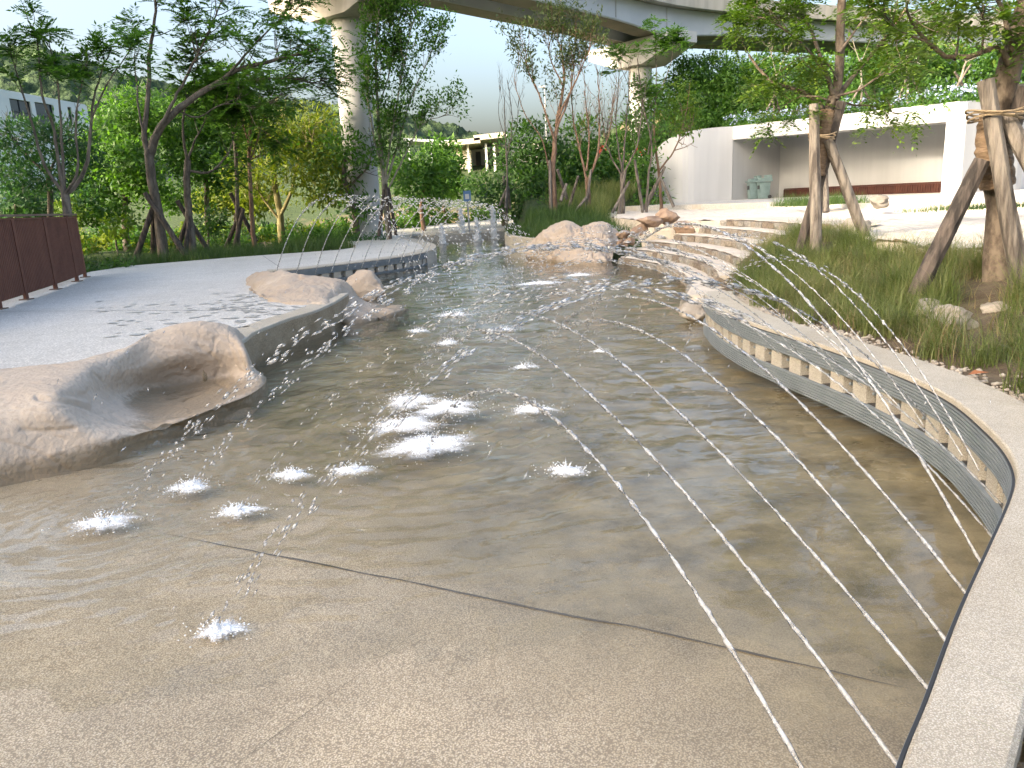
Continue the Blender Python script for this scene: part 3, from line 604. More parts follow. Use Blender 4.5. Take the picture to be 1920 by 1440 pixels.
def boulder(px, py, z, wd, ht, mat, label, seed, dp=.8, sink=.3, base=None, group=None):
    p = at(px, py, z) if base is None else Vector(base); rs = random.Random(seed)
    import bmesh
    bm = bmesh.new(); bmesh.ops.create_icosphere(bm, subdivisions=4, radius=1.12)
    cuts = [(Vector((rs.gauss(0, 1), rs.gauss(0, 1), rs.gauss(0, .8))).normalized(), rs.uniform(.58, .86)) for _ in range(11)]
    for v in bm.verts:
        for cn_, co_ in cuts:
            dd = v.co.dot(cn_)
            if dd > co_: v.co -= cn_ * (dd - co_) * .9
        n_ = v.co.copy(); q = n_ * 1.1 + Vector((seed * 3.1, 0, 0))
        f = 1 + .16 * mn.noise(q) + .10 * mn.fractal(q * 2.2, .7, 2.1, 5) - .10 * max(0, 1 - abs(mn.noise(q * 1.7 + Vector((3, 0, 1)))) / .06) - .16 * abs(mn.noise(q * 1.3 + Vector((0, 8, 0))))
        v.co = n_ * f; v.co.x *= wd / 2; v.co.y *= wd / 2 * dp; v.co.z *= ht / (2 - sink)
    me_ = bpy.data.meshes.new('boulder'); bm.to_mesh(me_); bm.free()
    me_.polygons.foreach_set('use_smooth', np.ones(len(me_.polygons), bool))
    o_ = obj('boulder', me_, mat, None, label, 'boulder', group, loc=(p.x, p.y, p.z + ht * (1 - sink) / (2 - sink))); o_.rotation_euler.z = rs.uniform(0, 6); return o_
boulder(686, 566, .02, 1.05, .50, M['boulder_pk'], 'rounded pink lobe of rock just behind the water lip on the left', 11, .8, .2)
boulder(1442, 488, .42, .78, .34, M['boulder_br'], 'brown boulder at the near end of the stone steps', 21, .7)
boulder(1545, 458, .62, .85, .30, M['boulder_br'], 'long tan boulder behind the foreground stakes at the sand edge', 23, .6)
boulder(1602, 460, .66, .55, .36, M['boulder'], 'grey pointed boulder beside the tan one at the sand edge', 24, .7)
boulder(1252, 420, .80, .62, .38, M['boulder_br'], 'smooth reddish boulder at the top left of the steps', 25, .8)
boulder(1218, 424, .78, .55, .28, M['boulder_br'], 'low dark boulder left of the smooth reddish one above the steps', 26, .8)
boulder(1285, 438, .60, .55, .30, M['boulder_br'], 'orange brown boulder sitting on the upper steps', 27, .8)
boulder(1050, 397, .95, .9, .36, M['boulder_pk'], 'pink boulder in the grass behind the central rock', 28, .8)
boulder(1300, 600, .02, .42, .22, M['boulder'], 'pale block of stone at the waterline beside the grated wall', 29, .8)
boulder(1738, 583, .44, .30, .17, M['boulder'], 'small upper grey boulder in the grass by the right tree', 31, .8)
boulder(1742, 603, .42, .36, .18, M['boulder'], 'left pale boulder of the group in the grass', 32, .8)
boulder(1778, 622, .42, .38, .19, M['boulder'], 'nearest pale boulder of the group in the grass', 33, .8)
boulder(1872, 602, .44, .32, .14, M['boulder'], 'pale boulder at the foot of the right tree trunk', 34, .8)
boulder(1798, 512, .55, .45, .10, M['boulder'], 'flat pale stone half hidden in grass behind the dark stake', 35, .8)
boulder(1648, 387, 1.02, .50, .22, M['boulder_gr'], 'grey boulder at the end of the small plaza planter', 36, .8)

# ================================================================== STONE STEPS
steps = thing('stone_steps', 'curved tiers of rough stone steps leading from the water to the sand', 'steps')
stone_me = []
for k in range(8):
    import bmesh
    bm = bmesh.new(); bmesh.ops.create_cube(bm, size=1); bmesh.ops.bevel(bm, geom=bm.edges[:], offset=.10, segments=1, affect='EDGES')
    for v in bm.verts: v.co += Vector((mn.noise(v.co * 2 + Vector((k * 7, 0, 0))), mn.noise(v.co * 2 + Vector((0, k * 7, 0))), mn.noise(v.co * 2 + Vector((0, 0, k * 7))))) * .16
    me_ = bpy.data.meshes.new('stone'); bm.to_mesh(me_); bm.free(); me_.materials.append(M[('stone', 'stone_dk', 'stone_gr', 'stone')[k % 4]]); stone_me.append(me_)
SPEC = [(-20.5, 17.5), (-15.5, 19), (-12, 18.5), (-9.5, 16), (-9, 13.5), (-9, 12)]
for k, (a0, a1) in enumerate(SPEC):
    Rk = 11.12 + .4 * k; zt = .15 * (k + 1); n = int((a1 - a0) / 1.0); V = []; Fc = []
    for i in range(n + 1):
        a = a0 + (a1 - a0) * i / n; w1 = .02 * mn.noise((i * .6, k, 0)); w2 = .018 * mn.noise((i * .6, k, 7))
        for Rr, z in ((Rk + .12, zt - .2), (Rk + .10 + w1, zt - .055), (Rk + .01 + w1, zt - .008 + w2), (Rk + .05 + w1, zt + .006 + w2), (Rk + .25, zt + .01 + w2), (Rk + (.52 if k < 5 else .95), zt)): V.append((*arc(Rr, a), z))
        if i: Fc += [((i - 1) * 6 + j, i * 6 + j, i * 6 + j + 1, (i - 1) * 6 + j + 1) for j in range(5)]
    Fc += [tuple(range(6)), tuple(range(n * 6, n * 6 + 6))[::-1]]
    tr_ = obj('step', mesh('step', V, Fc), M['tread'], steps)
    a = a0; rs = random.Random(k)
    while a < a1 - .4:
        wd = rs.uniform(.22, .46); da = math.degrees(wd / Rk); hh = rs.uniform(.115, .15)
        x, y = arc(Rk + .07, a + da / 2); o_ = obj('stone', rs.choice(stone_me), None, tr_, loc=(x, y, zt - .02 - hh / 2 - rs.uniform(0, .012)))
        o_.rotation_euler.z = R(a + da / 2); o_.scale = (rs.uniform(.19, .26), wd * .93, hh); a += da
# loose stones beyond the far end of the steps
for k, (px, py, z) in enumerate(((1168, 445, .55), (1180, 458, .4), (1196, 441, .6), (1165, 463, .3), (1205, 432, .68))):
    boulder(px, py, z, rnd.uniform(.3, .45), rnd.uniform(.16, .24), M['boulder_br'], ('uppermost', 'nearest', 'middle', 'lowest', 'rightmost')[k] + ' rough brown stone wedged between the central rock and the steps', 50 + k, .8, group='stones beside the central rock')
# ================================================================== FENCE
fence = thing('slatted_fence', 'brown rust coloured fence of ribbed panels at the left promenade edge', 'fence')
fp = [(-7.05, 7.9), (-7.38, 9.65)] + [xy(px, py, PZ) for px, py in ((0, 580), (50, 562), (105, 543), (145, 528), (160, 520))]
fp = [Vector((x, y, 0)) for x, y in fp]; FH = 1.30
for i, p in enumerate(fp):
    mb = MB(); mb.box((p.x, p.y, PZ + FH / 2 + .02), (.05, .07, FH)); post = mb.build('post', M['rust'], fence)
    mb = MB(); mb.box((p.x, p.y, PZ + .01), (.16, .16, .015)); mb.build('base_plate', M['rail'], post)
for a, b_ in zip(fp[:-1], fp[1:]):
    d = (b_ - a); L = d.length; d.normalize(); nrm = Vector((d.y, -d.x, 0)); mb = MB(); n = int(L / .085); V = []; Fc = []
    for i in range(n * 4 + 1):                       # trapezoid ribs
        s = .04 + (L - .08) * i / (n * 4); off = (.0, .022, .022, .0)[i % 4]
        for z in (PZ + .10, PZ + FH - .02): V.append(a + d * s + nrm * (off - .01) + Vector((0, 0, z)))
    m_ = len(V); V += [v - nrm * .012 for v in V]
    for i in range(n * 4):
        Fc += [(2 * i, 2 * i + 1, 2 * i + 3, 2 * i + 2), (m_ + 2 * i + 2, m_ + 2 * i + 3, m_ + 2 * i + 1, m_ + 2 * i), (2 * i + 1, m_ + 2 * i + 1, m_ + 2 * i + 3, 2 * i + 3), (2 * i, 2 * i + 2, m_ + 2 * i + 2, m_ + 2 * i)]
    mb.add(V, Fc); mb.build('panel', M['rust'], fence)
    c = (a + b_) / 2; rz = math.atan2(d.y, d.x)
    mb = MB(); mb.box((c.x, c.y, PZ + FH + .05), (L - .004, .11, .035), rz); mb.build('handrail', M['rail'], fence)
    mb = MB(); mb.box((c.x, c.y, PZ + FH - .005), (L - .06, .03, .03), rz); mb.build('top_bar', M['rust'], fence)

# ================================================================== PAVILION
pav = thing('pavilion', 'curved white concrete pavilion with an open recess and planted roof', 'pavilion')
TZ = 1.02
A = at(1372, 375, TZ); B = at(1785, 363, TZ); C_ = at(1925, 354, TZ)
u = Vector((B.x - A.x, B.y - A.y, 0)).normalized(); nin = Vector((-u.y, u.x, 0))
if nin.x < 0: nin = -nin
zoa, zob = atY(1372, 262, A.y).z, atY(1797, 226, B.y).z; zta, ztb = atY(1372, 237, A.y).z, atY(1799, 190, B.y).z
def hexa(mb, p, q, n, th, z0p, z0q, z1p, z1q):
    V = []
    for pt, z0, z1 in ((p, z0p, z1p), (q, z0q, z1q)):
        for o_ in (0, th):
            for z in (z0, z1): V.append((pt.x + n.x * o_, pt.y + n.y * o_, z))
    mb.add(V, [(0, 4, 5, 1), (2, 3, 7, 6), (1, 5, 7, 3), (0, 2, 6, 4), (0, 1, 3, 2), (4, 6, 7, 5)])
DP = 2.7
mb = MB(); hexa(mb, A, B, nin, .35, zoa, zob, zta, ztb); mb.build('fascia', M['white'], pav)
mb = MB(); hexa(mb, A + nin * DP - u * .2, B + nin * DP + u * .2, nin, .3, .9, .9, zta - .05, ztb - .05); mb.build('recess_back_wall', M['recess_grey'], pav)
mb = MB(); hexa(mb, A + nin * .03, A + nin * (DP - .004), -u, .25, .9, .9, zta - .05, zta - .05); mb.build('recess_end_wall', M['recess_grey'], pav)
mb = MB(); hexa(mb, B + nin * .05, B + nin * (DP - .004), u, .25, .9, .9, ztb - .06, ztb - .06); mb.build('recess_end_wall', M['recess_grey'], pav)
mb = MB()
V = [A + nin * .352, B + nin * .352, B + nin * (DP - .003), A + nin * (DP - .003)]; zz = [zoa + .01, zob + .01, zob + .05, zoa + .05]
mb.add([(v.x, v.y, z) for v, z in zip(V, zz)] + [(v.x, v.y, z + .25) for v, z in zip(V, zz)], [(3, 2, 1, 0), (4, 5, 6, 7), (0, 1, 5, 4), (1, 2, 6, 5), (2, 3, 7, 6), (3, 0, 4, 7)]); ceil_ = mb.build('ceiling', M['white'], pav)
for s in (.17, .5, .88):
    p = A.lerp(B, s) + nin * 1.3; z = zoa + (zob - zoa) * s + .008; mb = MB(); mb.tube([(p.x, p.y, z), (p.x, p.y, z + .03)], .09, 12); mb.build('downlight', M['dark'], ceil_)
# curved end wall
cw = [A, Vector((8.45, A.y - .15, 0)), Vector((7.75, A.y + .45, 0)), Vector((7.30, A.y + 1.6, 0)), Vector((7.25, A.y + 3.2, 0)), Vector((7.7, A.y + 5.5, 0))]
cl = smooth_line([(p.x, p.y, 0) for p in cw], .25); cn = normals2d(cl, -1); k = len(cl); V = []; Fc = []
for i in range(k):
    f = i / (k - 1); zt_ = zta - .08 * f - 1.15 * min(1, f / .62) ** 2.6
    if i == 0: n_ = Vector((nin.x, nin.y, 0))
    V += [(cl[i, 0], cl[i, 1], .6), (cl[i, 0], cl[i, 1], zt_), (cl[i, 0] + cn[i, 0] * .35, cl[i, 1] + cn[i, 1] * .35, zt_), (cl[i, 0] + cn[i, 0] * .35, cl[i, 1] + cn[i, 1] * .35, .6)]
    if i: Fc += [((i - 1) * 4 + j, (i - 1) * 4 + (j + 1) % 4, i * 4 + (j + 1) % 4, i * 4 + j) for j in range(4)]
Fc += [(0, 1, 2, 3), tuple(range(4 * k - 4, 4 * k))[::-1]]
obj('curved_wall', mesh('curved_wall', V, Fc), M['white'], pav)
Dr = Vector((34, 29.5, 0)); ur = (C_ - B); ur.z = 0; ur.normalize(); nr_ = Vector((-ur.y, ur.x, 0))
mb = MB(); hexa(mb, B + u * .002, B + ur * 22, nr_, .4, .8, .8, ztb, ztb + .9); mb.build('side_wall', M['white'], pav)
# bench of dark upright slats along the back of the recess
bench = obj('bench', None, None, pav); bl = (B - A).length
p0 = A + nin * (DP - .52) + u * .9; mb = MB(); n = int((bl - .9) / .11)
for i in range(n):
    p = p0 + u * (.055 + i * .11); mb.box((p.x, p.y, TZ + .165), (.09, .045, .33), math.atan2(u.y, u.x))
mb.build('slat_front', M['bench'], bench)
mb = MB(); c = A + nin * (DP - .26) + u * (.9 + (bl - .9) / 2); mb.box((c.x, c.y, TZ + .36), (bl - .9, .50, .05), math.atan2(u.y, u.x)); mb.build('bench_top', M['bench'], bench)
mb = MB(); mb.box((c.x, c.y, TZ + .16), (bl - 1.0, .38, .31), math.atan2(u.y, u.x)); mb.build('bench_core', M['dark'], bench)
# roof soil
mb = MB(); V = [A + nin * .3, B + nin * .3, B + nin * 9, A + nin * 9]
mb.add([(v.x, v.y, z) for v, z in zip(V, (zta - .12, ztb - .12, ztb + .5, zta + .5))], [(0, 1, 2, 3)]); mb.build('roof_soil', M['soil'], pav)
# two bins at the left end of the recess
for k, (px, lab) in enumerate(((1386, 'grey green wheeled bin standing nearer the corner of the recess'), (1399, 'grey green wheeled bin standing right of its twin in the recess'))):
    p = A + u * (.55 + .62 * k) + nin * (.75 + .05 * k); bn = thing('litter_bin', lab, 'bin', 'bins in the pavilion'); mb = MB()
    prof = [(.19, 0), (.21, .03), (.25, .70), (.27, .72)]; V = []; Fc = []; n = 16
    for r_, z in prof:
        for i in range(n):
            a = 2 * math.pi * i / n; sq = 1 / max(abs(math.cos(a)), abs(math.sin(a))) ** .75; V.append((p.x + r_ * sq * math.cos(a), p.y + r_ * sq * math.sin(a), TZ + z))
    Fc = [(j * n + i, j * n + (i + 1) % n, (j + 1) * n + (i + 1) % n, (j + 1) * n + i) for j in range(3) for i in range(n)] + [tuple(range(n))[::-1]]
    mb.add(V, Fc); mb.build('body', M['teal'], bn)
    mb = MB(); mb.box((p.x, p.y, TZ + .76), (.60, .58, .06)); mb.box((p.x + .05, p.y, TZ + .84), (.48, .50, .10)); mb.box((p.x + .18, p.y, TZ + .95), (.20, .46, .12)); mb.build('lid', M['teal'], bn)
    mb = MB(); mb.box((p.x - .26, p.y - .08, TZ + .5), (.02, .22, .16)); mb.build('front_panel', M['dark'], bn)
    for s in (-1, 1):
        mb = MB(); mb.tube([(p.x + .2, p.y + s * .2, TZ + .08), (p.x + .2, p.y + s * .25, TZ + .08)], .08, 12); mb.build('wheel', M['dark'], bn)

# ================================================================== VIADUCT
via = thing('viaduct', 'elevated railway viaduct with grey box girders curving across the sky', 'viaduct')
VC = smooth_line([(p[0], p[1], 0) for p in ((-24, 9), (-13.5, 21), (-5.1, 31.0), (-.8, 36.0), (2.1, 39.2), (5.2, 42.5), (8.0, 45.1), (11.9, 47.6), (18.1, 50.7), (25, 53.4), (33, 56.4), (60, 64))], 1.5); vn = normals2d(VC, -1)
GB, GT = 9.55, 10.9
PIERS = [(-5.1, 31.0), (8.2, 45.2), (27, 54.3)]
for s in (1, -1):
    pr = [(s * .62, GB), (s * 1.80, GB), (s * 1.85, GB + .06), (s * 1.85, GT), (s * .60, GT)]
    V, Fc = sweep(VC, vn, pr)
    for i in range(len(VC)):
        dd = min(math.hypot(VC[i, 0] - a, VC[i, 1] - b_) for a, b_ in PIERS); dip = .3 * math.exp(-(dd / 3.2) ** 2) - .3
        for j in (0, 1, 2): v = V[i * 5 + j]; V[i * 5 + j] = (v[0], v[1], v[2] - dip)
    g = obj('girder', mesh('girder', V, Fc), M['steel'], via)
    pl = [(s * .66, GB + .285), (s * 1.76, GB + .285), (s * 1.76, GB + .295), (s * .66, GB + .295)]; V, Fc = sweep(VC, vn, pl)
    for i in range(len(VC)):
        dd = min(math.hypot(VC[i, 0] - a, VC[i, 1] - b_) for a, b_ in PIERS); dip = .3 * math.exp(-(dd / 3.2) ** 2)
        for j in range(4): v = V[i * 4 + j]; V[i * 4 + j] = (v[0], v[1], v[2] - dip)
    obj('soffit_shade_plate', mesh('soffit_shade_plate', V, Fc), M['soffit'], g)  # thin plate added under the girder to hold its shade tone
    for i in range(2, len(VC) - 1, 3):                # splice ribs
        p = VC[i]; n_ = vn[i]; rz = math.atan2(n_[1], n_[0]) - math.pi / 2; mb = MB()
        mb.box((p[0] + n_[0] * s * 1.865, p[1] + n_[1] * s * 1.865, (GB + GT) / 2 + .17), (.10, .02, GT - GB - .4), rz); mb.build('splice_plate', M['steel_dk'], g)
obj('gap_shade_slab', mesh('gap_shade_slab', *sweep(VC, vn, [(-.59, GB + .75), (.59, GB + .75), (.59, GT), (-.59, GT)])), M['blk'], via)  # black slab added in the girder gap so it reads as deep shade
obj('deck', mesh('deck', *sweep(VC, vn, [(-2.35, GT + .05), (2.35, GT + .05), (2.35, GT + .3), (-2.35, GT + .3)])), M['conc'], via)
for s in (1, -1):
    obj('parapet', mesh('parapet', *sweep(VC, vn, [(s * 2.20, GT + .302), (s * 2.36, GT - .02), (s * 2.50, GT - .02), (s * 2.54, GT + .75), (s * 2.38, GT + .77)])), M['conc'], via)
def pier(px, py, hw, lab):
    d = np.hypot(VC[:, 0] - px, VC[:, 1] - py); i = int(d.argmin()); n_ = Vector((vn[i, 0], vn[i, 1], 0)); t_ = Vector((-n_.y, n_.x, 0)); c = Vector((VC[i, 0], VC[i, 1], 0))
    r = thing('viaduct_pier', lab, 'pier'); g = gz(c.x, c.y); g = max(g, -.2) - .3; mb = MB()
    V = []; n = 28; lv = np.linspace(g, 8.3, 8)
    for z in lv:
        for k in range(n):
            a = 2 * math.pi * k / n; q = c + n_ * (.64 * math.cos(a)) + t_ * (.60 * math.sin(a)); V.append((q.x, q.y, z))
    mb.add(V, [(j * n + k, j * n + (k + 1) % n, (j + 1) * n + (k + 1) % n, (j + 1) * n + k) for j in range(7) for k in range(n)])
    mb.build('column', M['pier'], r, smooth=True)
    mb = MB(); pr = [(-hw, 9.53), (-hw, 9.0), (-1.0, 8.22), (1.0, 8.22), (hw, 9.0), (hw, 9.53)]
    V = []
    for e, ins in ((-.95, .0), (.95, .0)):
        for o_, z in pr: q = c + n_ * o_ + t_ * e * (1 if abs(o_) < 1.5 else .85); V.append((q.x, q.y, z))
    mb.add(V, [tuple(range(6)), tuple(range(6, 12))[::-1]] + [(i_, 6 + i_, 6 + (i_ + 1) % 6, (i_ + 1) % 6) for i_ in range(6)]); mb.build('pier_cap', M['conc' if px < 0 else 'pier'], r)
    mb = MB()
    for s in (-1, 1):
        q = c + n_ * s * .86; mb.box((q.x, q.y, 9.54), (.5, .5, .02), math.atan2(n_.y, n_.x))
    mb.build('bearing', M['dark'], r)
pier(-5.1, 31.0, 3.6, 'tall round concrete pier with stained cap behind the slender tree'); pier(8.2, 45.2, 3.2, 'concrete pier with pale wedge cap behind the bare reddish trees')
pier(27, 54.3, 3.4, 'viaduct pier hidden behind the dense trees on the right')

# ================================================================== FAR BUILDINGS AND HILL
def facade(name, lab, p, q, n, dp, z0, z1, wins, mat, z1q=None):
    """box standing on p-q with window openings given as (s0,s1,z0,z1) in metres along the front"""
    r = thing(name, lab, 'building'); d = (q - p); d.z = 0; L = d.length; d.normalize(); mb = MB()
    hexa(mb, p + n * .25, q + n * .25, n, dp, z0, z0, z1, z1q or z1)
    xs = sorted({0, L} | {w_[0] for w_ in wins} | {w_[1] for w_ in wins}); zs = sorted({z0, z1} | {w_[2] for w_ in wins} | {w_[3] for w_ in wins})
    for a, b_ in zip(xs[:-1], xs[1:]):
        for c, e in zip(zs[:-1], zs[1:]):
            if any(w_[0] <= a and b_ <= w_[1] and w_[2] <= c and e <= w_[3] for w_ in wins): continue
            hexa(mb, p + d * a, p + d * b_, n, .249, c, c, e, e)
    mb.build('wall', mat, r)
    for w_ in wins:
        mb = MB(); hexa(mb, p + d * w_[0], p + d * w_[1], n, .03, w_[2], w_[2], w_[3], w_[3])
        f = 0.06; win = obj('window', None, None, r); mb = MB()
        hexa(mb, p + d * w_[0] + n * .17, p + d * w_[1] + n * .17, n, .03, w_[2], w_[2], w_[3], w_[3]); mb.build('pane', M['glass'], win)
        mb = MB(); nn = max(1, int((w_[1] - w_[0]) / 1.1))
        for i in range(nn + 1):
            s = w_[0] + (w_[1] - w_[0]) * i / nn; s = min(max(s, w_[0] + .04), w_[1] - .04); c = p + d * s + n * .14; mb.box((c.x, c.y, (w_[2] + w_[3]) / 2), (.07, .05, w_[3] - w_[2] - .02), math.atan2(d.y, d.x))
        c = p + d * (w_[0] + w_[1]) / 2 + n * .138; mb.box((c.x, c.y, w_[2] + .4 * (w_[3] - w_[2])), (w_[1] - w_[0] - .05, .05, .07), math.atan2(d.y, d.x)); mb.build('frame', M['dark'], win)
    return r, d
p = atY(-60, 190, 57); q = atY(161, 190, 70.5); p.z = q.z = 0; nb = Vector((-(q - p).y, (q - p).x, 0)).normalized()
if nb.dot(p) < 0: nb = -nb
zt = atY(22, 166, 60.5).z; L = (q - p).length
def sx_(px):                                          # distance along the facade seen at a pixel column
    for k in range(400):
        v = p.lerp(q, k / 399)
        if v.x >= atY(px, 190, v.y).x: return L * k / 399
    return L
r, d = facade('office_building', 'white modern building with dark ribbon windows on the far left', p, q, nb, 14, -.2, zt, [(sx_(18), sx_(56), zt - 2.0, zt - .55), (sx_(64), sx_(97), zt - 2.1, zt - .5), (sx_(124), sx_(131), zt - 1.8, zt - .45), (sx_(-20), sx_(20), 2.4, 4.6), (sx_(40), sx_(70), 2.4, 4.6)], M['white2'])
mb = MB(); a = p + d * (sx_(-30)); b_ = p + d * sx_(38); zz = zt + 2.4
hexa(mb, a + nb * 2, b_ + nb * 2, nb, 3, zz - .55, zz - .55, zz, zz); hexa(mb, b_ - d * .9 + nb * 2, b_ + nb * 2, nb, 3, zt - .01, zt - .01, zz - .55, zz - .55); hexa(mb, a + nb * 2, a + d * .9 + nb * 2, nb, 3, zt - .01, zt - .01, zz - .55, zz - .55); mb.build('roof_frame', M['white2'], r)
mb = MB(); hexa(mb, a + nb * 5.1 + d, b_ + nb * 5.1 - d, nb, 2, zt - .01, zt - .01, zz - .6, zz - .6); mb.build('roof_room', M['glass'], r)

# house on the bank
HY = 60.0; hp = atY(838, 312, HY); hq = atY(1012, 306, HY); hz = hp.z - .6
hr = thing('bank_house', 'cream house with flat overhanging roofs on the far bank', 'house')
def wbox(nm, px0, px1, y0, y1, Y, dp, mat, par=hr):
    a = atY(px0, y1, Y); b_ = atY(px1, y0, Y); mb = MB(); mb.box(((a.x + b_.x) / 2, Y + dp / 2, (a.z + b_.z) / 2), (b_.x - a.x, dp, b_.z - a.z)); return mb.build(nm, mat, par)
wbox('wall', 858, 882, 281, 318, HY, 6, M['cream']); wbox('wall', 882, 930, 278, 318, HY + 3, 5, M['steel_dk']); wbox('wall', 930, 1010, 268, 318, HY + 2.5, 6, M['cream'])  # grey middle wall has the shade of its side put into the colour
wbox('window', 934, 948, 285, 306, HY + 2.42, .06, M['glass']); wbox('door', 893, 901, 284, 310, HY + 2.93, .06, M['dark'])
for k, (x0, x1, y0) in enumerate(((831, 900, 268), (888, 950, 257))):
    a = atY(x0, y0, HY - 1.5); b_ = atY(x1, y0 - 7, HY - 1.5); mb = MB()
    hexa(mb, a, b_, Vector((0, 1, 0)), 9, a.z - .25, b_.z - .25, a.z + (.12), b_.z + .12); mb.build('roof', M['kerb'], hr)
for px in (829, 879, 913, 928): 
    a = atY(px, 312, HY - 1); b_ = atY(px, 266, HY - 1); mb = MB(); mb.box((a.x, HY - .9, (a.z + b_.z) / 2 - .4), (.16, .16, b_.z - a.z + .6)); mb.build('post', M['white2'], hr)
# low roof far left of the house
lr = thing('shed_roof', 'long thin grey roof edge on posts behind the trees, left of the cream house', 'shed'); a = atY(756, 259, 66); b_ = atY(842, 263, 66); mb = MB(); hexa(mb, a, b_, Vector((0, 1, 0)), 5, a.z - .2, b_.z - .2, a.z, b_.z); mb.build('roof', M['steel'], lr)
for f in (.1, .6, .95):
    c = a.lerp(b_, f); mb = MB(); mb.box((c.x, c.y + .3, c.z / 2 + 1.5), (.14, .14, c.z - 3.45)); mb.build('post', M['steel'], lr)

# wooded hill
ridge = [(-420, 60), (-200, 95), (-60, 92), (20, 104), (70, 96), (110, 112), (160, 134), (250, 152), (330, 172), (420, 182), (520, 192), (600, 206), (700, 214), (760, 224), (810, 240), (860, 256), (905, 268), (960, 292), (1100, 330), (1400, 345)]
HYd = 300; rx = np.array([atY(a, b_, HYd).x for a, b_ in ridge]); rz_ = np.array([atY(a, b_, HYd).z for a, b_ in ridge])
hx = np.linspace(-330, 90, 380); hy = np.linspace(150, 400, 190); HX, HYY = np.meshgrid(hx, hy, indexing='ij')
top = np.interp(HX * HYd / np.maximum(HYY, 1) * 1.0, rx, rz_) * (HYY / HYd) ** .3
prof = sst(150, 300, HYY) * .93 + .07; prof = np.where(HYY > 300, 1 - .5 * sst(300, 420, HYY), prof)
HZ = 3 + (top - 3) * prof
lump = np.array([[(1 - abs(mn.noise((x * .13, y * .13, 0)))) ** 2 * 6.5 + (1 - abs(mn.noise((x * .29, y * .29, 7)))) ** 2 * 2.6 + mn.fractal((x * .05, y * .05, 4), .9, 2, 4) * 3.0 for y in hy] for x in hx])
HZ = HZ + lump - 6.2
obj('hill', mesh('hill', np.stack([HX, HYY, HZ], -1), grid_faces(380, 190), True), M['lf_hill'], kind='structure')
# ================================================================== TREES
class Wood:
    def __init__(s, seed): s.V = []; s.F = []; s.n = 0; s.A = []; s.r = np.random.default_rng(seed)
    def add(s, pts, rad, n=6):
        V, Fc = tube_arrays(pts, rad, n); s.V.append(V); s.F.append(Fc + s.n); s.n += len(V)
    def limb(s, pts, r0, r1, n=7, step=.22, wob=.03):
        P = smooth_line(pts, step)
        if wob: P[1:-1] += s.r.normal(0, wob, (len(P) - 2, 3)) * step * 1.2
        t_ = np.linspace(0, 1, len(P)); s.add(P, r0 + (r1 - r0) * t_ ** .85, n); return P
    def twigs(s, P, n, length, r, start=.35, spread=.8, up=.35, lev=1, sub=3, anchors=4, end=1.0):
        for k in range(n):
            f = s.r.uniform(start, end) if k else end; i = min(int(f * (len(P) - 1)), len(P) - 2); p = P[i] + (P[i + 1] - P[i]) * s.r.random()
            T = P[i + 1] - P[i]; T = T / (np.linalg.norm(T) + 1e-9); d = T + s.r.normal(0, spread, 3) + np.array([0, 0, up]); d /= np.linalg.norm(d)
            L = length * s.r.uniform(.55, 1.2); q = [p]
            for j in range(1, 5):
                d = d + s.r.normal(0, .16, 3) + np.array([0, 0, up * .12]); d /= np.linalg.norm(d); q.append(q[-1] + d * L / 4)
            q = np.array(q); s.add(q, np.linspace(r, r * .35, 5), 4)
            if lev > 0: s.twigs(q, sub, length * .55, r * .45, .3, spread, up, lev - 1, sub, anchors)
            else:
                for j in range(anchors): 
                    f2 = s.r.uniform(.35, 1) * 4 if j else 4; i2 = min(int(f2), 3); s.A.append((q[i2] + (q[i2 + 1] - q[i2]) * (f2 - i2), d))
def leaf_quads(C, ax, sd, L, W, droop=.12):
    """diamond leaves: C base, ax axis, sd side"""
    n = len(C); L = np.broadcast_to(L, (n,))[:, None]; W = np.broadcast_to(W, (n,))[:, None]; up = np.cross(ax, sd)
    V = np.stack([C, C + ax * L * .45 + sd * W * .5 - up * L * droop * .3, C + ax * L - up * L * droop, C + ax * L * .45 - sd * W * .5 - up * L * droop * .3], 1)
    return V.reshape(-1, 3), (np.arange(n)[:, None] * 4 + np.arange(4)[None])
def unit(a): return a / (np.linalg.norm(a, axis=-1, keepdims=True) + 1e-9)
def leaves_simple(A, rg, k=8, spread=.12, L=.10, W=.05, down=.25):
    P = np.repeat(np.array([a[0] for a in A]), k, 0); D = np.repeat(np.array([a[1] for a in A]), k, 0); n = len(P)
    C = P + rg.normal(0, spread, (n, 3)); ax = unit(D * .5 + rg.normal(0, .8, (n, 3)) + np.array([0, 0, -down])); sd = unit(np.cross(ax, rg.normal(0, .5, (n, 3)) + np.array([0, 0, 1])))
    return leaf_quads(C, ax, sd, L * rg.uniform(.7, 1.3, n), W * rg.uniform(.7, 1.3, n))
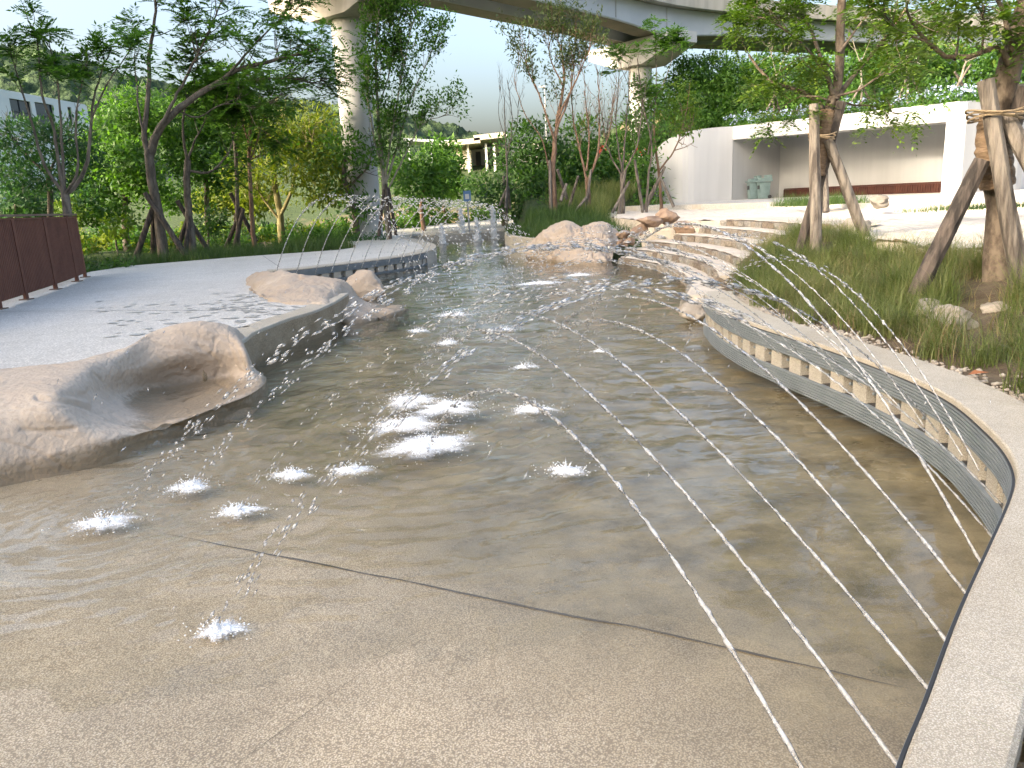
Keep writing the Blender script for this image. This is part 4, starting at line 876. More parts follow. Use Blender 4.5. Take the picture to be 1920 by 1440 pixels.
def leaves_compound(A, rg, k=4, frond=.45, nl=9, L=.13, W=.055, droop=.35):
    P = np.repeat(np.array([a[0] for a in A]), k, 0); D = np.repeat(np.array([a[1] for a in A]), k, 0); n = len(P)
    d = unit(D * .4 + rg.normal(0, .75, (n, 3)) * np.array([1, 1, .45]) + np.array([0, 0, .12])); sd = unit(np.cross(d, np.array([0, 0, 1.]) + rg.normal(0, .25, (n, 3))))
    fl = frond * rg.uniform(.6, 1.25, n); Cs, As, Ss = [], [], []
    for j in range(nl):
        f = .25 + .75 * j / (nl - 1); c = P + d * (fl * f)[:, None] - np.array([0, 0, 1.]) * (fl * droop * f * f)[:, None]
        for sg in ((-1, 1) if j < nl - 1 else (0,)):
            Cs.append(c); As.append(unit(d * .55 + sd * sg + np.array([0, 0, -.25]))); Ss.append(unit(np.cross(As[-1], np.array([0, 0, 1.]) + rg.normal(0, .2, (n, 3)))))
    C = np.concatenate(Cs); ax = np.concatenate(As); s_ = np.concatenate(Ss); m_ = len(C)
    return leaf_quads(C, ax, s_, L * rg.uniform(.75, 1.2, m_), W * rg.uniform(.8, 1.2, m_))
def leaves_blob(blobs, rg, dens, L=.2, W=.1, per=12, cl=.2, gap=.35, down=.35):
    """blobs: (centre, (rx,ry,rz)); clumps of leaves fill the outer part, with gaps"""
    Ps, Os = [], []
    for c, rad in blobs:
        c = np.array(tuple(c)); rad = np.array(rad); n = int(dens * (rad[0] * rad[1] * rad[2]) ** (2 / 3))
        v = unit(rg.normal(0, 1, (n, 3))); rr = rg.uniform(.12, 1, n) ** .42
        lob = np.array([1 + .30 * mn.noise(Vector(x) * 1.9 + Vector(c) * 3.3) + .18 * mn.noise(Vector(x) * 4.2 + Vector(c)) for x in v])
        P = c + v * (rr * lob)[:, None] * rad
        keep = np.array([mn.noise(Vector(p) * (1.5 / max(.5, rad.mean() ** .5))) for p in P]) > (gap - .62); Ps.append(P[keep]); Os.append(v[keep])
    P = np.concatenate(Ps); O = np.concatenate(Os); n = len(P)
    P = np.repeat(P, per, 0) + rg.normal(0, cl, (n * per, 3)) * np.array([1, 1, .6]); O = np.repeat(O, per, 0)
    ax = unit(O * .6 + rg.normal(0, .7, O.shape) + np.array([0, 0, -down])); sd = unit(np.cross(ax, O + np.array([0, 0, .9]) + rg.normal(0, .35, O.shape))); m_ = len(P)
    return leaf_quads(P, ax, sd, L * rg.uniform(.7, 1.3, m_), W * rg.uniform(.7, 1.3, m_))
def join(parts):
    V, Fc, n = [], [], 0
    for v, f in parts: V.append(v); Fc.append(f + n); n += len(v)
    return np.concatenate(V), np.concatenate(Fc)
def finish(name, label, wood, bark, crowns, lmat, group=None, cat='tree'):
    r = thing(name, label, cat, group)
    if wood.V: obj('trunk', mesh('trunk', np.concatenate(wood.V), np.concatenate(wood.F), True), M[bark], r)
    if crowns: obj('crown', mesh('crown', *join(crowns)), M[lmat], r)
    return r
def px3(lst, Y, dj=0.0, rg=None, z0=None):
    """pixel polyline at distance Y, wandering a little in depth"""
    out = []; off = 0
    for i, p in enumerate(lst):
        if i and dj: off += rg.normal(0, dj)
        out.append(np.array(tuple(atY(p[0], p[1], Y + off))))
    return out
def tree(name, label, Y, limbs, bark, lmat=None, style='compound', seed=1, tw=(10, .9, .02), lev=1, sub=3, leaf={}, dj=.12, start=.35, up=.35, spread=.8, blobs=(), bdens=60, bleaf={}, group=None, skip=(0,), anchors=4, base=True):
    rg = np.random.default_rng(seed); wd = Wood(seed)
    for k, l in enumerate(limbs):
        pts = px3(l[0], Y, dj if k else dj * .3, rg)
        if k == 0 and base:
            g = gz(pts[0][0], pts[0][1]); g = g if g > -.3 else PZ
            b0 = pts[0].copy(); b0[2] = min(g - .15, b0[2] - .05); pts = [b0] + pts
        P = wd.limb(pts, l[1], l[2], 9 if l[1] > .08 else 6)
        if k not in skip: wd.twigs(P, max(2, int(tw[0] * (l[3] if len(l) > 3 else 1))), tw[1], tw[2], start, spread, up, lev, sub, anchors)
    cr_ = []
    if lmat and wd.A and style:
        cr_.append({'compound': leaves_compound, 'simple': leaves_simple}[style](wd.A, rg, **leaf))
    if blobs:
        bl = []
        for b_ in blobs:
            px, py, rx, ry = b_[:4]; Yb = Y + (b_[4] if len(b_) > 4 else 0); s = Yb / F_PX; c = atY(px, py, Yb); bl.append((c, (rx * s, (rx + ry) / 2 * s, ry * s)))
        cr_.append(leaves_blob(bl, rg, bdens, **bleaf))
    return finish(name, label, wd, bark, cr_, lmat, group)
def stakes(label, Y, lines, rad, mat='log', rope=None, group=None, name='tree_stakes', dy=(0, .5, -.3)):
    r = thing(name, label, 'tree stakes', group)
    for k, (a, b_) in enumerate(lines):
        Pa = atY(*a, Y + dy[k % 3] * .15); Pb = atY(*b_, Y + dy[k % 3]); P = smooth_line([tuple(Pa), tuple(Pa.lerp(Pb, .5)), tuple(Pb + (Pb - Pa) * .06)], max(.12, (Pa - Pb).length / 9))
        mb = MB(); mb.tube(P, rad * np.linspace(.92, 1.08, len(P)), 9, True, .07); mb.build('stake', M[mat if not isinstance(mat, (list, tuple)) else mat[k]], r, smooth=False)
    if rope:
        c = atY(rope[0], rope[1], Y); n = 14
        for j in range(3):
            pts = [(c.x + rope[2] * math.cos(t_) * (1 + .06 * j), c.y + rope[2] * math.sin(t_) * (1 + .06 * j), c.z + (j - 1) * .025 + .02 * math.sin(t_ * 2 + j)) for t_ in np.linspace(0, 2 * math.pi, n)]
            mb = MB(); mb.tube(pts, .009, 5, False); mb.build('rope', M['rope'], r)
    return r
CP = dict(k=4, frond=.5, nl=8, L=.16, W=.07)
# ---- left group
tree('vase_tree', 'multi stemmed tree fanning upward behind the brown fence', 20, [([(130, 515), (128, 400), (122, 362)], .13, .10), ([(122, 365), (95, 330), (80, 300), (58, 225), (38, 160), (20, 100)], .05, .015), ([(122, 365), (112, 320), (100, 240), (78, 170), (70, 80), (52, 38)], .05, .012), ([(122, 365), (118, 300), (112, 200), (106, 140), (92, 80)], .045, .012), ([(122, 365), (140, 350), (165, 300), (172, 210), (186, 150), (208, 92)], .06, .012), ([(122, 365), (146, 320), (142, 240), (148, 180), (165, 115)], .04, .01), ([(170, 230), (200, 160), (245, 92)], .025, .01)],
     'bark', 'lf_comp', seed=11, tw=(6, .55, .012), lev=0, start=.72, anchors=4, leaf=dict(k=3, frond=.45, nl=7, L=.14, W=.06))
tree('feathery_tree', 'low blue green feathery tree behind the vase shaped tree', 26, [([(95, 440), (95, 380), (90, 320)], .12, .08), ([(90, 330), (40, 280), (10, 250)], .05, .02), ([(92, 330), (120, 270), (150, 250)], .05, .02)], 'bark', 'lf_blue', style=None, seed=12, blobs=((40, 262, 62, 34), (110, 262, 62, 34, -1), (20, 322, 50, 30, 1), (150, 310, 46, 34), (70, 335, 60, 24, -1)), bdens=140, bleaf=dict(L=.20, W=.07, per=14, cl=.26, gap=.44, down=.1))
tree('leaning_tree', 'tall forked tree with long limb leaning right over the promenade', 24, [([(306, 478), (297, 405), (284, 335), (279, 280)], .17, .13), ([(280, 290), (270, 255), (278, 180), (281, 100), (292, 20), (288, -40)], .09, .03, .6), ([(277, 275), (262, 220), (256, 150), (251, 105)], .04, .015, .4), ([(280, 292), (300, 240), (340, 200), (400, 160), (450, 130), (520, 112), (600, 92)], .13, .03, 2.4), ([(281, 268), (312, 215), (352, 140), (388, 65), (420, -10)], .06, .02, 1.6), ([(400, 160), (470, 150), (540, 148), (625, 160)], .04, .012, 1.8), ([(430, 138), (480, 80), (530, 30), (560, -20)], .04, .012, 1.8), ([(330, 205), (370, 220), (420, 195), (490, 200)], .03, .01, 1.2)],
     'bark', 'lf_comp', seed=13, tw=(9, 1.0, .016), lev=1, sub=2, anchors=3, start=.55, leaf=dict(k=2, frond=.55, nl=8, L=.15, W=.062))
tree('staked_tree', 'dark staked tree with compact crown right of the leaning tree', 25, [([(362, 470), (353, 385), (350, 330), (352, 300)], .13, .10), ([(352, 305), (343, 250), (350, 190), (372, 120)], .05, .015), ([(353, 320), (395, 322), (430, 285), (440, 240)], .05, .015), ([(352, 300), (372, 250), (400, 200)], .04, .012)], 'bark', 'lf_comp', seed=14, tw=(8, .9, .014), lev=1, sub=2, anchors=3, leaf=CP)
tree('slim_tree', 'slim staked tree standing between two reddish trunks on the left', 28, [([(446, 446), (444, 340), (440, 260)], .09, .06), ([(440, 262), (425, 220), (410, 190)], .04, .012), ([(441, 270), (460, 225), (480, 195)], .04, .012), ([(443, 330), (470, 300), (500, 290)], .03, .01)], 'bark', 'lf_comp', seed=15, tw=(9, 1.0, .014), lev=1, sub=2, anchors=3, leaf=CP)
tree('slim_tree', 'slender tree with straight dark red trunk left of the yellowish tree', 27, [([(475, 445), (470, 360), (467, 290), (472, 200)], .085, .05), ([(470, 300), (490, 240), (505, 190)], .03, .01), ([(470, 280), (455, 230), (450, 190)], .03, .01)], 'bark_br', 'lf_comp', seed=16, tw=(8, .9, .014), lev=1, sub=2, anchors=3, leaf=CP)
tree('forked_tree', 'low forked tree with yellow green crown and olive trunk', 31, [([(528, 440), (525, 402), (516, 350), (512, 290)], .17, .09), ([(525, 405), (546, 360), (560, 300), (590, 250)], .08, .03), ([(523, 410), (500, 382), (480, 350)], .07, .03), ([(514, 320), (540, 260), (530, 220)], .05, .02)], 'bark_yl', 'lf_yel', style=None, seed=17, blobs=((520, 252, 52, 44), (585, 245, 60, 46, 1), (625, 300, 48, 40), (560, 312, 60, 36, -1), (470, 320, 42, 34), (610, 355, 56, 26, -1), (480, 372, 44, 20, 1)), bdens=115, bleaf=dict(L=.21, W=.085, per=14, cl=.28, gap=.42))
tree('dark_tree', 'dark leaved tree directly left of the concrete pier', 30, [([(668, 428), (662, 385), (645, 335), (650, 280)], .15, .07), ([(655, 350), (690, 310), (700, 270)], .05, .02)], 'bark', 'lf_mid', style=None, seed=18, blobs=((650, 265, 40, 36), (600, 282, 36, 34, 1), (690, 285, 28, 34, -1), (640, 330, 44, 28), (675, 388, 34, 22, -.5)), bdens=90, bleaf=dict(L=.24, W=.09, per=9, cl=.28, gap=.44))
tree('slender_tree', 'tall slender airy tree standing in front of the concrete pier', 28.6, [([(728, 440), (722, 380), (716, 300), (708, 200), (705, 100), (714, -20)], .10, .03, 2), ([(721, 345), (735, 250), (752, 150), (772, 50)], .05, .012, 1.6), ([(722, 350), (746, 270), (772, 180), (800, 120), (818, 70)], .05, .012, 1.5), ([(718, 320), (698, 240), (688, 150), (700, 60), (690, -10)], .045, .012, 1.6), ([(724, 362), (755, 300), (790, 235), (842, 214)], .04, .01, 1.2), ([(712, 200), (740, 100), (760, 10)], .03, .01, 1.6), ([(705, 120), (735, 40), (745, -30)], .03, .01, 1.6)],
     'bark_gr', 'lf_mid', style='simple', seed=19, tw=(15, .85, .011), lev=1, sub=3, anchors=4, start=.25, up=.7, spread=.55, skip=(), leaf=dict(k=6, spread=.11, L=.13, W=.07))
tree('rounded_tree', 'rounded deep green tree right of the concrete pier', 35, [([(794, 425), (790, 385), (800, 330)], .12, .06)], 'bark_br', 'lf_mid', style=None, seed=20, blobs=((758, 318, 36, 30), (800, 302, 44, 30), (775, 345, 38, 26, -1), (815, 335, 30, 30), (790, 385, 40, 30, 1)), bdens=120, bleaf=dict(L=.26, W=.11, per=10, cl=.26, gap=.36))
tree('small_tree', 'small broad leaved tree in front of the cream house', 42, [([(832, 400), (832, 345), (846, 300)], .10, .05)], 'bark_br', 'lf_mid', style=None, seed=21, blobs=((848, 296, 20, 22), (832, 330, 26, 24, .5), (845, 350, 22, 22), (822, 275, 14, 14)), bdens=150, bleaf=dict(L=.34, W=.15, per=9, cl=.25, gap=.38))
BR = dict(L=.21, W=.11, per=15, cl=.28, gap=.38)
tree('broad_tree', 'broad bright green tree behind the fanning tree on the left', 33, [([(235, 440), (235, 380), (225, 300)], .16, .08)], 'bark', 'lf_mid', style=None, seed=22, blobs=((205, 250, 46, 44), (250, 205, 54, 36, 1), (235, 300, 54, 44, -1), (190, 352, 52, 30), (165, 300, 34, 36), (270, 345, 42, 34, -1), (200, 400, 44, 20, -2)), bdens=140, bleaf=BR)
tree('broad_tree', 'bright green broad tree behind the staked trees left of the pier', 36, [([(390, 430), (388, 380), (385, 300)], .16, .08)], 'bark', 'lf_mid', style=None, seed=23, blobs=((330, 232, 52, 44), (395, 215, 54, 40, 1), (440, 250, 48, 42), (350, 300, 52, 40, -1), (420, 320, 56, 36), (330, 370, 40, 26)), bdens=120, bleaf=BR)
tree('yellow_bush', 'yellow green bush on the straw bank behind the forked tree', 43, [([(440, 420), (440, 395)], .06, .04)], 'bark', 'lf_yel', style=None, seed=24, blobs=((425, 372, 48, 26), (480, 380, 46, 22, 1), (385, 375, 34, 20)), bdens=140, bleaf=BR)
tree('dark_shrub', 'round dark shrub between the staked trees on the left', 29, [([(390, 455), (390, 430)], .05, .03)], 'bark', 'lf_dark', style=None, seed=25, blobs=((390, 412, 26, 30),), bdens=170, bleaf=dict(L=.2, W=.08, per=10, cl=.18, gap=.3), group=None)
tree('low_bush', 'bright low bush in the lawn left of the leaning tree', 27, [([(215, 440), (215, 430)], .04, .03)], 'bark', 'lf_lime', style=None, seed=26, blobs=((225, 425, 30, 20), (130, 395, 26, 20, 2)), bdens=150, bleaf=dict(L=.2, W=.12, per=9, cl=.18, gap=.36))
tree('feathery_tree', 'leafy tree at the far left edge behind the fence', 30, [([(30, 440), (30, 380)], .1, .06)], 'bark', 'lf_blue', style=None, seed=27, blobs=((20, 375, 48, 34), (80, 385, 40, 26, 1), (150, 372, 34, 26)), bdens=130, bleaf=dict(L=.26, W=.1, per=10, cl=.26, gap=.36))
# ---- centre group
tree('bare_tree', 'thin leafless tree with stakes in front of the cream house', 33, [([(950, 412), (951, 330), (948, 260), (945, 180)], .075, .015), ([(950, 300), (960, 230), (952, 150)], .03, .008), ([(948, 260), (935, 215), (938, 170)], .02, .006), ([(950, 280), (968, 240), (972, 195)], .02, .006)], 'bark', None, seed=31, tw=(7, .8, .008), lev=1, sub=2, skip=(), start=.5, up=.9, spread=.35)
tree('tall_reddish_tree', 'tall reddish trunked tree with small leaved crown under the viaduct', 27, [([(1040, 412), (1037, 330), (1038, 290), (1046, 220), (1058, 150), (1052, 85)], .13, .025, 1.4), ([(1040, 265), (1012, 180), (990, 130), (985, 90)], .05, .012, 1.3), ([(1046, 222), (1085, 140), (1108, 85)], .05, .012, 1.4), ([(1043, 245), (1070, 170), (1080, 60)], .045, .012, 1.4), ([(1055, 160), (1030, 100), (1040, 50)], .03, .01, 1.2)], 'bark_br', 'lf_olive', style='simple', seed=32, tw=(11, .9, .011), lev=1, sub=3, anchors=4, skip=(), start=.5, up=.6, spread=.55, leaf=dict(k=5, spread=.11, L=.14, W=.05))
tree('bare_tree', 'leafless pinkish branch curving left of the tall reddish tree', 28, [([(1030, 410), (1030, 330), (1015, 260), (985, 215), (965, 150), (975, 112)], .04, .008, 1.2)], 'bark_br', None, seed=33, tw=(8, .7, .007), lev=1, sub=2, skip=(), start=.6, up=.9, spread=.4)
BT = dict(tw=(13, .9, .009), lev=1, sub=3, skip=(0,), start=.3, up=.9, spread=.42)
tree('bare_tree', 'leafless reddish tree forking low beside the tall reddish tree', 27, [([(1104, 402), (1103, 360), (1100, 335)], .10, .08), ([(1100, 338), (1088, 285), (1075, 220), (1070, 150)], .05, .012), ([(1102, 338), (1120, 290), (1124, 220), (1120, 130)], .055, .012), ([(1100, 320), (1105, 250), (1095, 170)], .04, .01), ([(1112, 310), (1140, 260), (1150, 190)], .03, .008)], 'bark_br', 'lf_olive', style='simple', seed=34, leaf=dict(k=1, spread=.1, L=.09, W=.03), anchors=1, **BT)
tree('bare_tree', 'leafless grey brown tree with wide fan of twigs near the white wall', 27.5, [([(1168, 402), (1167, 360), (1166, 325)], .09, .07), ([(1166, 330), (1140, 280), (1128, 210)], .04, .01), ([(1166, 330), (1172, 260), (1180, 160)], .045, .01), ([(1167, 330), (1195, 270), (1205, 190)], .04, .01), ([(1166, 320), (1155, 240), (1160, 150)], .035, .01)], 'bark', 'lf_olive', style='simple', seed=35, leaf=dict(k=1, spread=.1, L=.09, W=.03), anchors=1, **BT)
tree('lanky_tree', 'lanky dark stemmed tree with feathery tufts below the pale pier cap', 28, [([(1212, 400), (1216, 330), (1222, 270), (1205, 190), (1195, 110)], .06, .015, .8), ([(1215, 290), (1230, 180), (1228, 60)], .03, .01, .8), ([(1210, 220), (1170, 140), (1160, 105)], .02, .008, .7), ([(1220, 200), (1255, 130), (1262, 80)], .02, .008, .7)], 'bark', 'lf_comp', seed=36, tw=(7, .5, .01), lev=0, start=.75, skip=(), anchors=4, blobs=((1212, 195, 24, 22), (1192, 235, 28, 26, .5), (1232, 245, 26, 28), (1205, 285, 30, 26, .8)), bdens=95, bleaf=dict(L=.19, W=.08, per=10, cl=.2, gap=.46), leaf=dict(k=4, frond=.45, nl=7, L=.15, W=.065))
tree('lime_tree', 'lime green tree just left of the white curved wall', 29.5, [([(1240, 396), (1236, 330), (1226, 250), (1228, 200)], .08, .03), ([(1236, 320), (1268, 275), (1284, 220)], .04, .015)], 'bark_br', 'lf_lime', style=None, seed=37, blobs=((1226, 165, 24, 28), (1240, 205, 28, 30), (1285, 180, 22, 30, .6), (1292, 220, 24, 26, .8), (1262, 235, 22, 18)), bdens=120, bleaf=dict(L=.17, W=.09, per=9, cl=.16, gap=.44))
DK = dict(L=.24, W=.11, per=11, cl=.30, gap=.42)
for nm, lab, Y, bl, sd in (('evergreen_tree', 'dense dark evergreen behind the tall reddish tree', 37, ((1000, 262, 44, 36), (965, 300, 34, 36), (1030, 300, 44, 40), (1005, 345, 52, 34, -1)), 41),
                           ('evergreen_tree', 'dense dark evergreen behind the leafless fan of twigs', 38, ((1090, 265, 50, 44), (1130, 300, 48, 44), (1085, 330, 46, 36, -1), (1160, 345, 40, 34)), 42),
                           ('dark_hedge_bush', 'dark low bush right of the straw bank below the cream house', 36, ((945, 365, 42, 34), (900, 345, 26, 24, 3), (985, 385, 44, 26, -1)), 43),
                           ('evergreen_tree', 'dense green tree screening the second pier behind the twigs', 40, ((1185, 250, 34, 40), (1215, 285, 32, 40), (1180, 320, 40, 36, -1), (1235, 250, 22, 34)), 46),
                           ('dark_hedge_bush', 'dark bush filling the gap beside the curved white wall', 36, ((1200, 330, 32, 40), (1215, 380, 30, 20, -2), (1060, 385, 44, 24, -2)), 44)):
    c = bl[0]; tree(nm, lab, Y, [([(c[0], 410), (c[0], 330)], .13, .07)], 'bark', 'lf_dark' if sd % 2 else 'lf_mid', style=None, seed=sd, blobs=bl, bdens=105, bleaf=DK)
# ---- dense trees on the mound behind the pavilion
for k, (x, lab) in enumerate(((1312, 'first dense green tree behind the pavilion, beside the pale pier cap'), (1400, 'dense green tree behind the pavilion under the middle of the viaduct'), (1500, 'dense green tree behind the left foreground trunk'), (1620, 'dense green tree behind the sapling above the recess'), (1745, 'dense green tree above the right end of the recess'), (1868, 'dense green tree behind the rightmost foreground trunk'))):
    dy = (-8, -2, -6, -16, -34, -20)[k]; Y = (45, 44, 43, 41, 40, 39)[k]
    tree('dense_tree', lab, Y, [([(x, 240), (x, 180)], .16, .09)], 'bark', 'lf_mid' if k % 2 else 'lf_mid', style=None, seed=60 + k, blobs=((x - 22, 160 + dy, 40, 42), (x + 28, 150 + dy, 42, 40, 1), (x, 200 + dy * .5, 62, 30, -1), (x + 10, 232 + dy * .3, 58, 18, -2.5)), bdens=150, bleaf=dict(L=.21, W=.11, per=14, cl=.26, gap=.32), group='dense trees behind the pavilion')
# ---- staked saplings on the roof garden
for k, (Y, ls, lab, st) in enumerate(((36, [([(1450, 232), (1452, 180), (1456, 140)], .05, .03), ([(1456, 145), (1448, 110), (1440, 80)], .02, .008), ([(1456, 145), (1470, 110), (1482, 85)], .02, .008)], 'staked sapling at the left end of the roof garden', ((1452, 180, 1424, 232), (1454, 182, 1468, 228))),
                                      (34, [([(1614, 205), (1616, 150), (1612, 110)], .05, .03), ([(1613, 120), (1600, 80), (1590, 50)], .02, .008), ([(1613, 120), (1630, 80), (1640, 55)], .02, .008)], 'staked sapling on the roof just right of the left foreground trunk', ((1614, 160, 1585, 212), (1616, 160, 1640, 205))),
                                      (32, [([(1702, 196), (1702, 140), (1698, 75)], .055, .03), ([(1700, 120), (1735, 80), (1755, 40)], .025, .008), ([(1699, 90), (1680, 50), (1675, 20)], .02, .008)], 'staked sapling on the roof above the right part of the recess', ((1704, 135, 1680, 200), (1706, 138, 1732, 192))),
                                      (31.5, [([(1797, 180), (1800, 150), (1812, 115)], .055, .04), ([(1812, 116), (1790, 90), (1778, 60)], .03, .008), ([(1812, 116), (1840, 100), (1855, 70)], .03, .008)], 'V forked sapling on the roof beside the right foreground trunk', ((1820, 120, 1782, 182), (1790, 135, 1818, 180))),
                                      (30, [([(1908, 178), (1906, 130), (1902, 90)], .05, .03), ([(1903, 100), (1880, 70), (1870, 40)], .02, .008)], 'sapling with crossed stakes at the right edge of the roof', ((1890, 120, 1918, 175), (1912, 122, 1895, 180))))):
    tree('roof_sapling', lab, Y, ls, 'bark_gr', 'lf_lime', seed=70 + k, tw=(8, .9, .01), lev=1, sub=2, anchors=2, base=False, start=.4, leaf=dict(k=2, frond=.4, nl=6, L=.16, W=.08), group='saplings on the roof garden')
    stakes('pale stakes of the ' + lab, Y - .1, [((a, b_), (c, d)) for a, b_, c, d in st], .045, 'log', group='sapling stakes')
# ---- foreground trees on the right
FL = dict(k=4, frond=.22, nl=6, L=.062, W=.030, droop=.5)
tree('foreground_tree', 'slim foreground tree with wrapped trunk and propping logs, left of the two', 10.2, [([(1527, 508), (1530, 400), (1537, 285), (1553, 205), (1570, 165), (1575, 80), (1578, -20), (1572, -120)], .082, .045), ([(1548, 212), (1532, 188), (1485, 168), (1440, 150), (1404, 103)], .036, .016, .25), ([(1566, 188), (1602, 140), (1642, 90), (1692, 28), (1722, -40)], .036, .012, 1.5), ([(1562, 178), (1542, 120), (1522, 60), (1492, 5), (1480, -60)], .032, .012, 1.5), ([(1568, 192), (1600, 196), (1645, 200), (1685, 215)], .018, .006, 1.2), ([(1570, 180), (1620, 165), (1668, 130), (1705, 120)], .018, .006, 1.2), ([(1556, 190), (1520, 178), (1480, 190), (1455, 215)], .014, .005, .9), ([(1540, 130), (1500, 80), (1450, 40), (1400, 30)], .018, .006, 1.5), ([(1573, 100), (1610, 50), (1640, 0), (1650, -50)], .02, .008, 1.4), ([(1570, 150), (1540, 110), (1500, 110), (1470, 130)], .014, .005, 1.2)],
     'bark_fg', 'lf_lime', seed=81, tw=(8, .38, .006), lev=1, sub=2, anchors=3, start=.45, up=.08, dj=.16, leaf=FL)
tree('foreground_tree', 'thick foreground tree trunk lashed to logs at the right edge', 6.6, [([(1868, 590), (1872, 450), (1868, 330), (1862, 262), (1880, 180), (1900, 100), (1928, 0), (1945, -90)], .125, .085), ([(1892, 120), (1880, 88), (1840, 100), (1788, 112), (1738, 78), (1700, 20)], .03, .010, 1.2), ([(1790, 112), (1800, 60), (1790, 0), (1800, -60)], .012, .005, 1.3), ([(1900, 100), (1890, 40), (1860, -20)], .03, .012, 1.3), ([(1740, 80), (1690, 60), (1650, 20)], .010, .004, 1.4), ([(1840, 100), (1850, 50), (1830, 0)], .010, .004, 1.4), ([(1905, 60), (1930, 30), (1960, 20)], .02, .008, 1.5)],
     'bark_fg', 'lf_lime', seed=82, tw=(7, .30, .005), lev=1, sub=2, anchors=2, start=.45, up=-.1, dj=.12, leaf=dict(k=3, frond=.16, nl=5, L=.055, W=.028, droop=.6))
# trunk wraps
for Y, pts, r0, lab in ((10.2, [(1533, 330), (1537, 285), (1546, 240), (1553, 207)], .092, 'brown burlap wrap round the left foreground trunk'), (6.6, [(1870, 350), (1867, 320), (1863, 265), (1872, 215)], .135, 'brown burlap wrap round the right foreground trunk')):
    P = smooth_line(px3(pts, Y), .03); mb = MB(); mb.tube(P, r0 * (1 + .05 * np.sin(np.arange(len(P)) * 2.1)), 14, True, .04); mb.build('trunk_wrap', M['burlap'], None, label=lab, cat='wrap')
stakes('three weathered logs propping the left foreground tree', 10.1, [((1526, 196), (1531, 512)), ((1578, 190), (1494, 492)), ((1552, 262), (1640, 492))], .068, ('log', 'log_dk', 'log'), rope=(1541, 256, .15), dy=(-.35, .25, .0))
stakes('rough logs lashed to the right foreground tree', 6.45, [((1848, 150), (1925, 600)), ((1842, 300), (1724, 540)), ((1925, 160), (1868, 330)), ((1885, 215), (1960, 360))], .068, ('log', 'log_dk', 'log_dk', 'log'), rope=(1866, 215, .19), dy=(-.25, .1, .3))
stakes('thin pale stakes behind the left foreground logs', 13.0, [((1548, 262), (1530, 392)), ((1560, 262), (1598, 392)), ((1546, 300), (1549, 392))], .05, 'log')
# ---- other stakes
stakes('dark crossed stakes under the leaning tree', 24, [((290, 380), (253, 488)), ((288, 378), (288, 470)), ((272, 362), (345, 474)), ], .085, 'log_dk')
stakes('crossed grey stakes of the dark staked tree', 25, [((354, 402), (330, 478)), ((332, 376), (388, 466)), ((356, 405), (348, 470))], .075, 'log_dk')
stakes('stakes of the slim tree between the reddish trunks', 28, [((455, 390), (425, 460)), ((432, 362), (478, 448)), ((456, 392), (440, 462))], .075, 'log_dk')
stakes('dark tripod of stakes round the slender tree before the pier', 28.5, [((720, 355), (711, 438)), ((728, 352), (742, 436)), ((724, 345), (732, 442))], .06, 'log_dk')
stakes('stakes of the leafless tree before the cream house', 33, [((952, 348), (937, 384)), ((953, 350), (956, 388)), ((950, 352), (948, 388))], .05, 'log')
stakes('two pale stakes of the tall reddish tree', 26.9, [((1030, 300), (1034, 420)), ((1045, 318), (1062, 370)), ((1062, 345), (1052, 375))], .055, 'log')
stakes('leaning stakes of the low forking leafless tree', 26.8, [((1108, 318), (1098, 395)), ((1084, 330), (1068, 385)), ((1100, 370), (1075, 400))], .05, 'log')
stakes('leaning pale stakes of the fan shaped leafless tree', 27, [((1173, 318), (1160, 398)), ((1190, 300), (1205, 395)), ((1180, 340), (1150, 395))], .05, 'log')
stakes('leaning stakes against the lime tree by the white wall', 28.8, [((1247, 312), (1212, 388)), ((1238, 330), (1205, 395)), ((1240, 335), (1262, 385))], .055, 'log')

# unseen trees added beyond the left edge to shade the pool and pavilion wall
rg = np.random.default_rng(5); wd = Wood(5); P = wd.limb([(0, 0, -.2), (.1, 0, 2), (0, .1, 4.5)], .22, .1); cr0 = leaves_blob([((0, 0, 5.0), (2.6, 2.6, 2.0)), ((.6, .4, 7.3), (2.4, 2.4, 2.0)), ((-.8, -.3, 3.4), (2.6, 2.6, 1.5)), ((.2, -.5, 9.2), (1.8, 1.8, 1.4))], rg, 60, L=.42, W=.24, per=9, cl=.4, gap=.15)
cr1 = leaves_blob([((0, 0, 5.0), (2.6, 2.6, 2.0)), ((.6, .4, 7.3), (2.4, 2.4, 2.0)), ((-.8, -.3, 3.4), (2.6, 2.6, 1.5)), ((.2, -.5, 9.2), (1.8, 1.8, 1.4))], rg, 40, L=.40, W=.22, per=8, cl=.45, gap=.36)
tm = mesh('trunk', np.concatenate(wd.V), np.concatenate(wd.F), True); cm = mesh('crown', *cr0); cm2 = mesh('crown', *cr1)
for k, (x, y, s) in enumerate([(-22 + rg.uniform(-1.5, 1.5), y, rg.uniform(1.15, 1.32)) for y in np.arange(-27, 8, 3.3)] + [(-24, 9.5, 1.8), (-22.5, 12.2, 1.9), (-24, 14.8, 1.85)] + [(-15.5 - .15 * y, y, rg.uniform(.5, .62)) for y in np.arange(4, 17, 2.6)]):
    r = thing('unseen_shade_tree', 'unseen leafy tree added beyond the left edge to shade the pool', 'tree', 'unseen trees added for shade'); r['_at'] = (x, y, 0.1, s)
    obj('trunk', tm, M['bark'], r); obj('crown', cm if s > 1.4 else cm2, M['lf_mid'], r)
    r.location = (x, y, .1); r.scale = (s, s, s); r.rotation_euler.z = k * 1.3

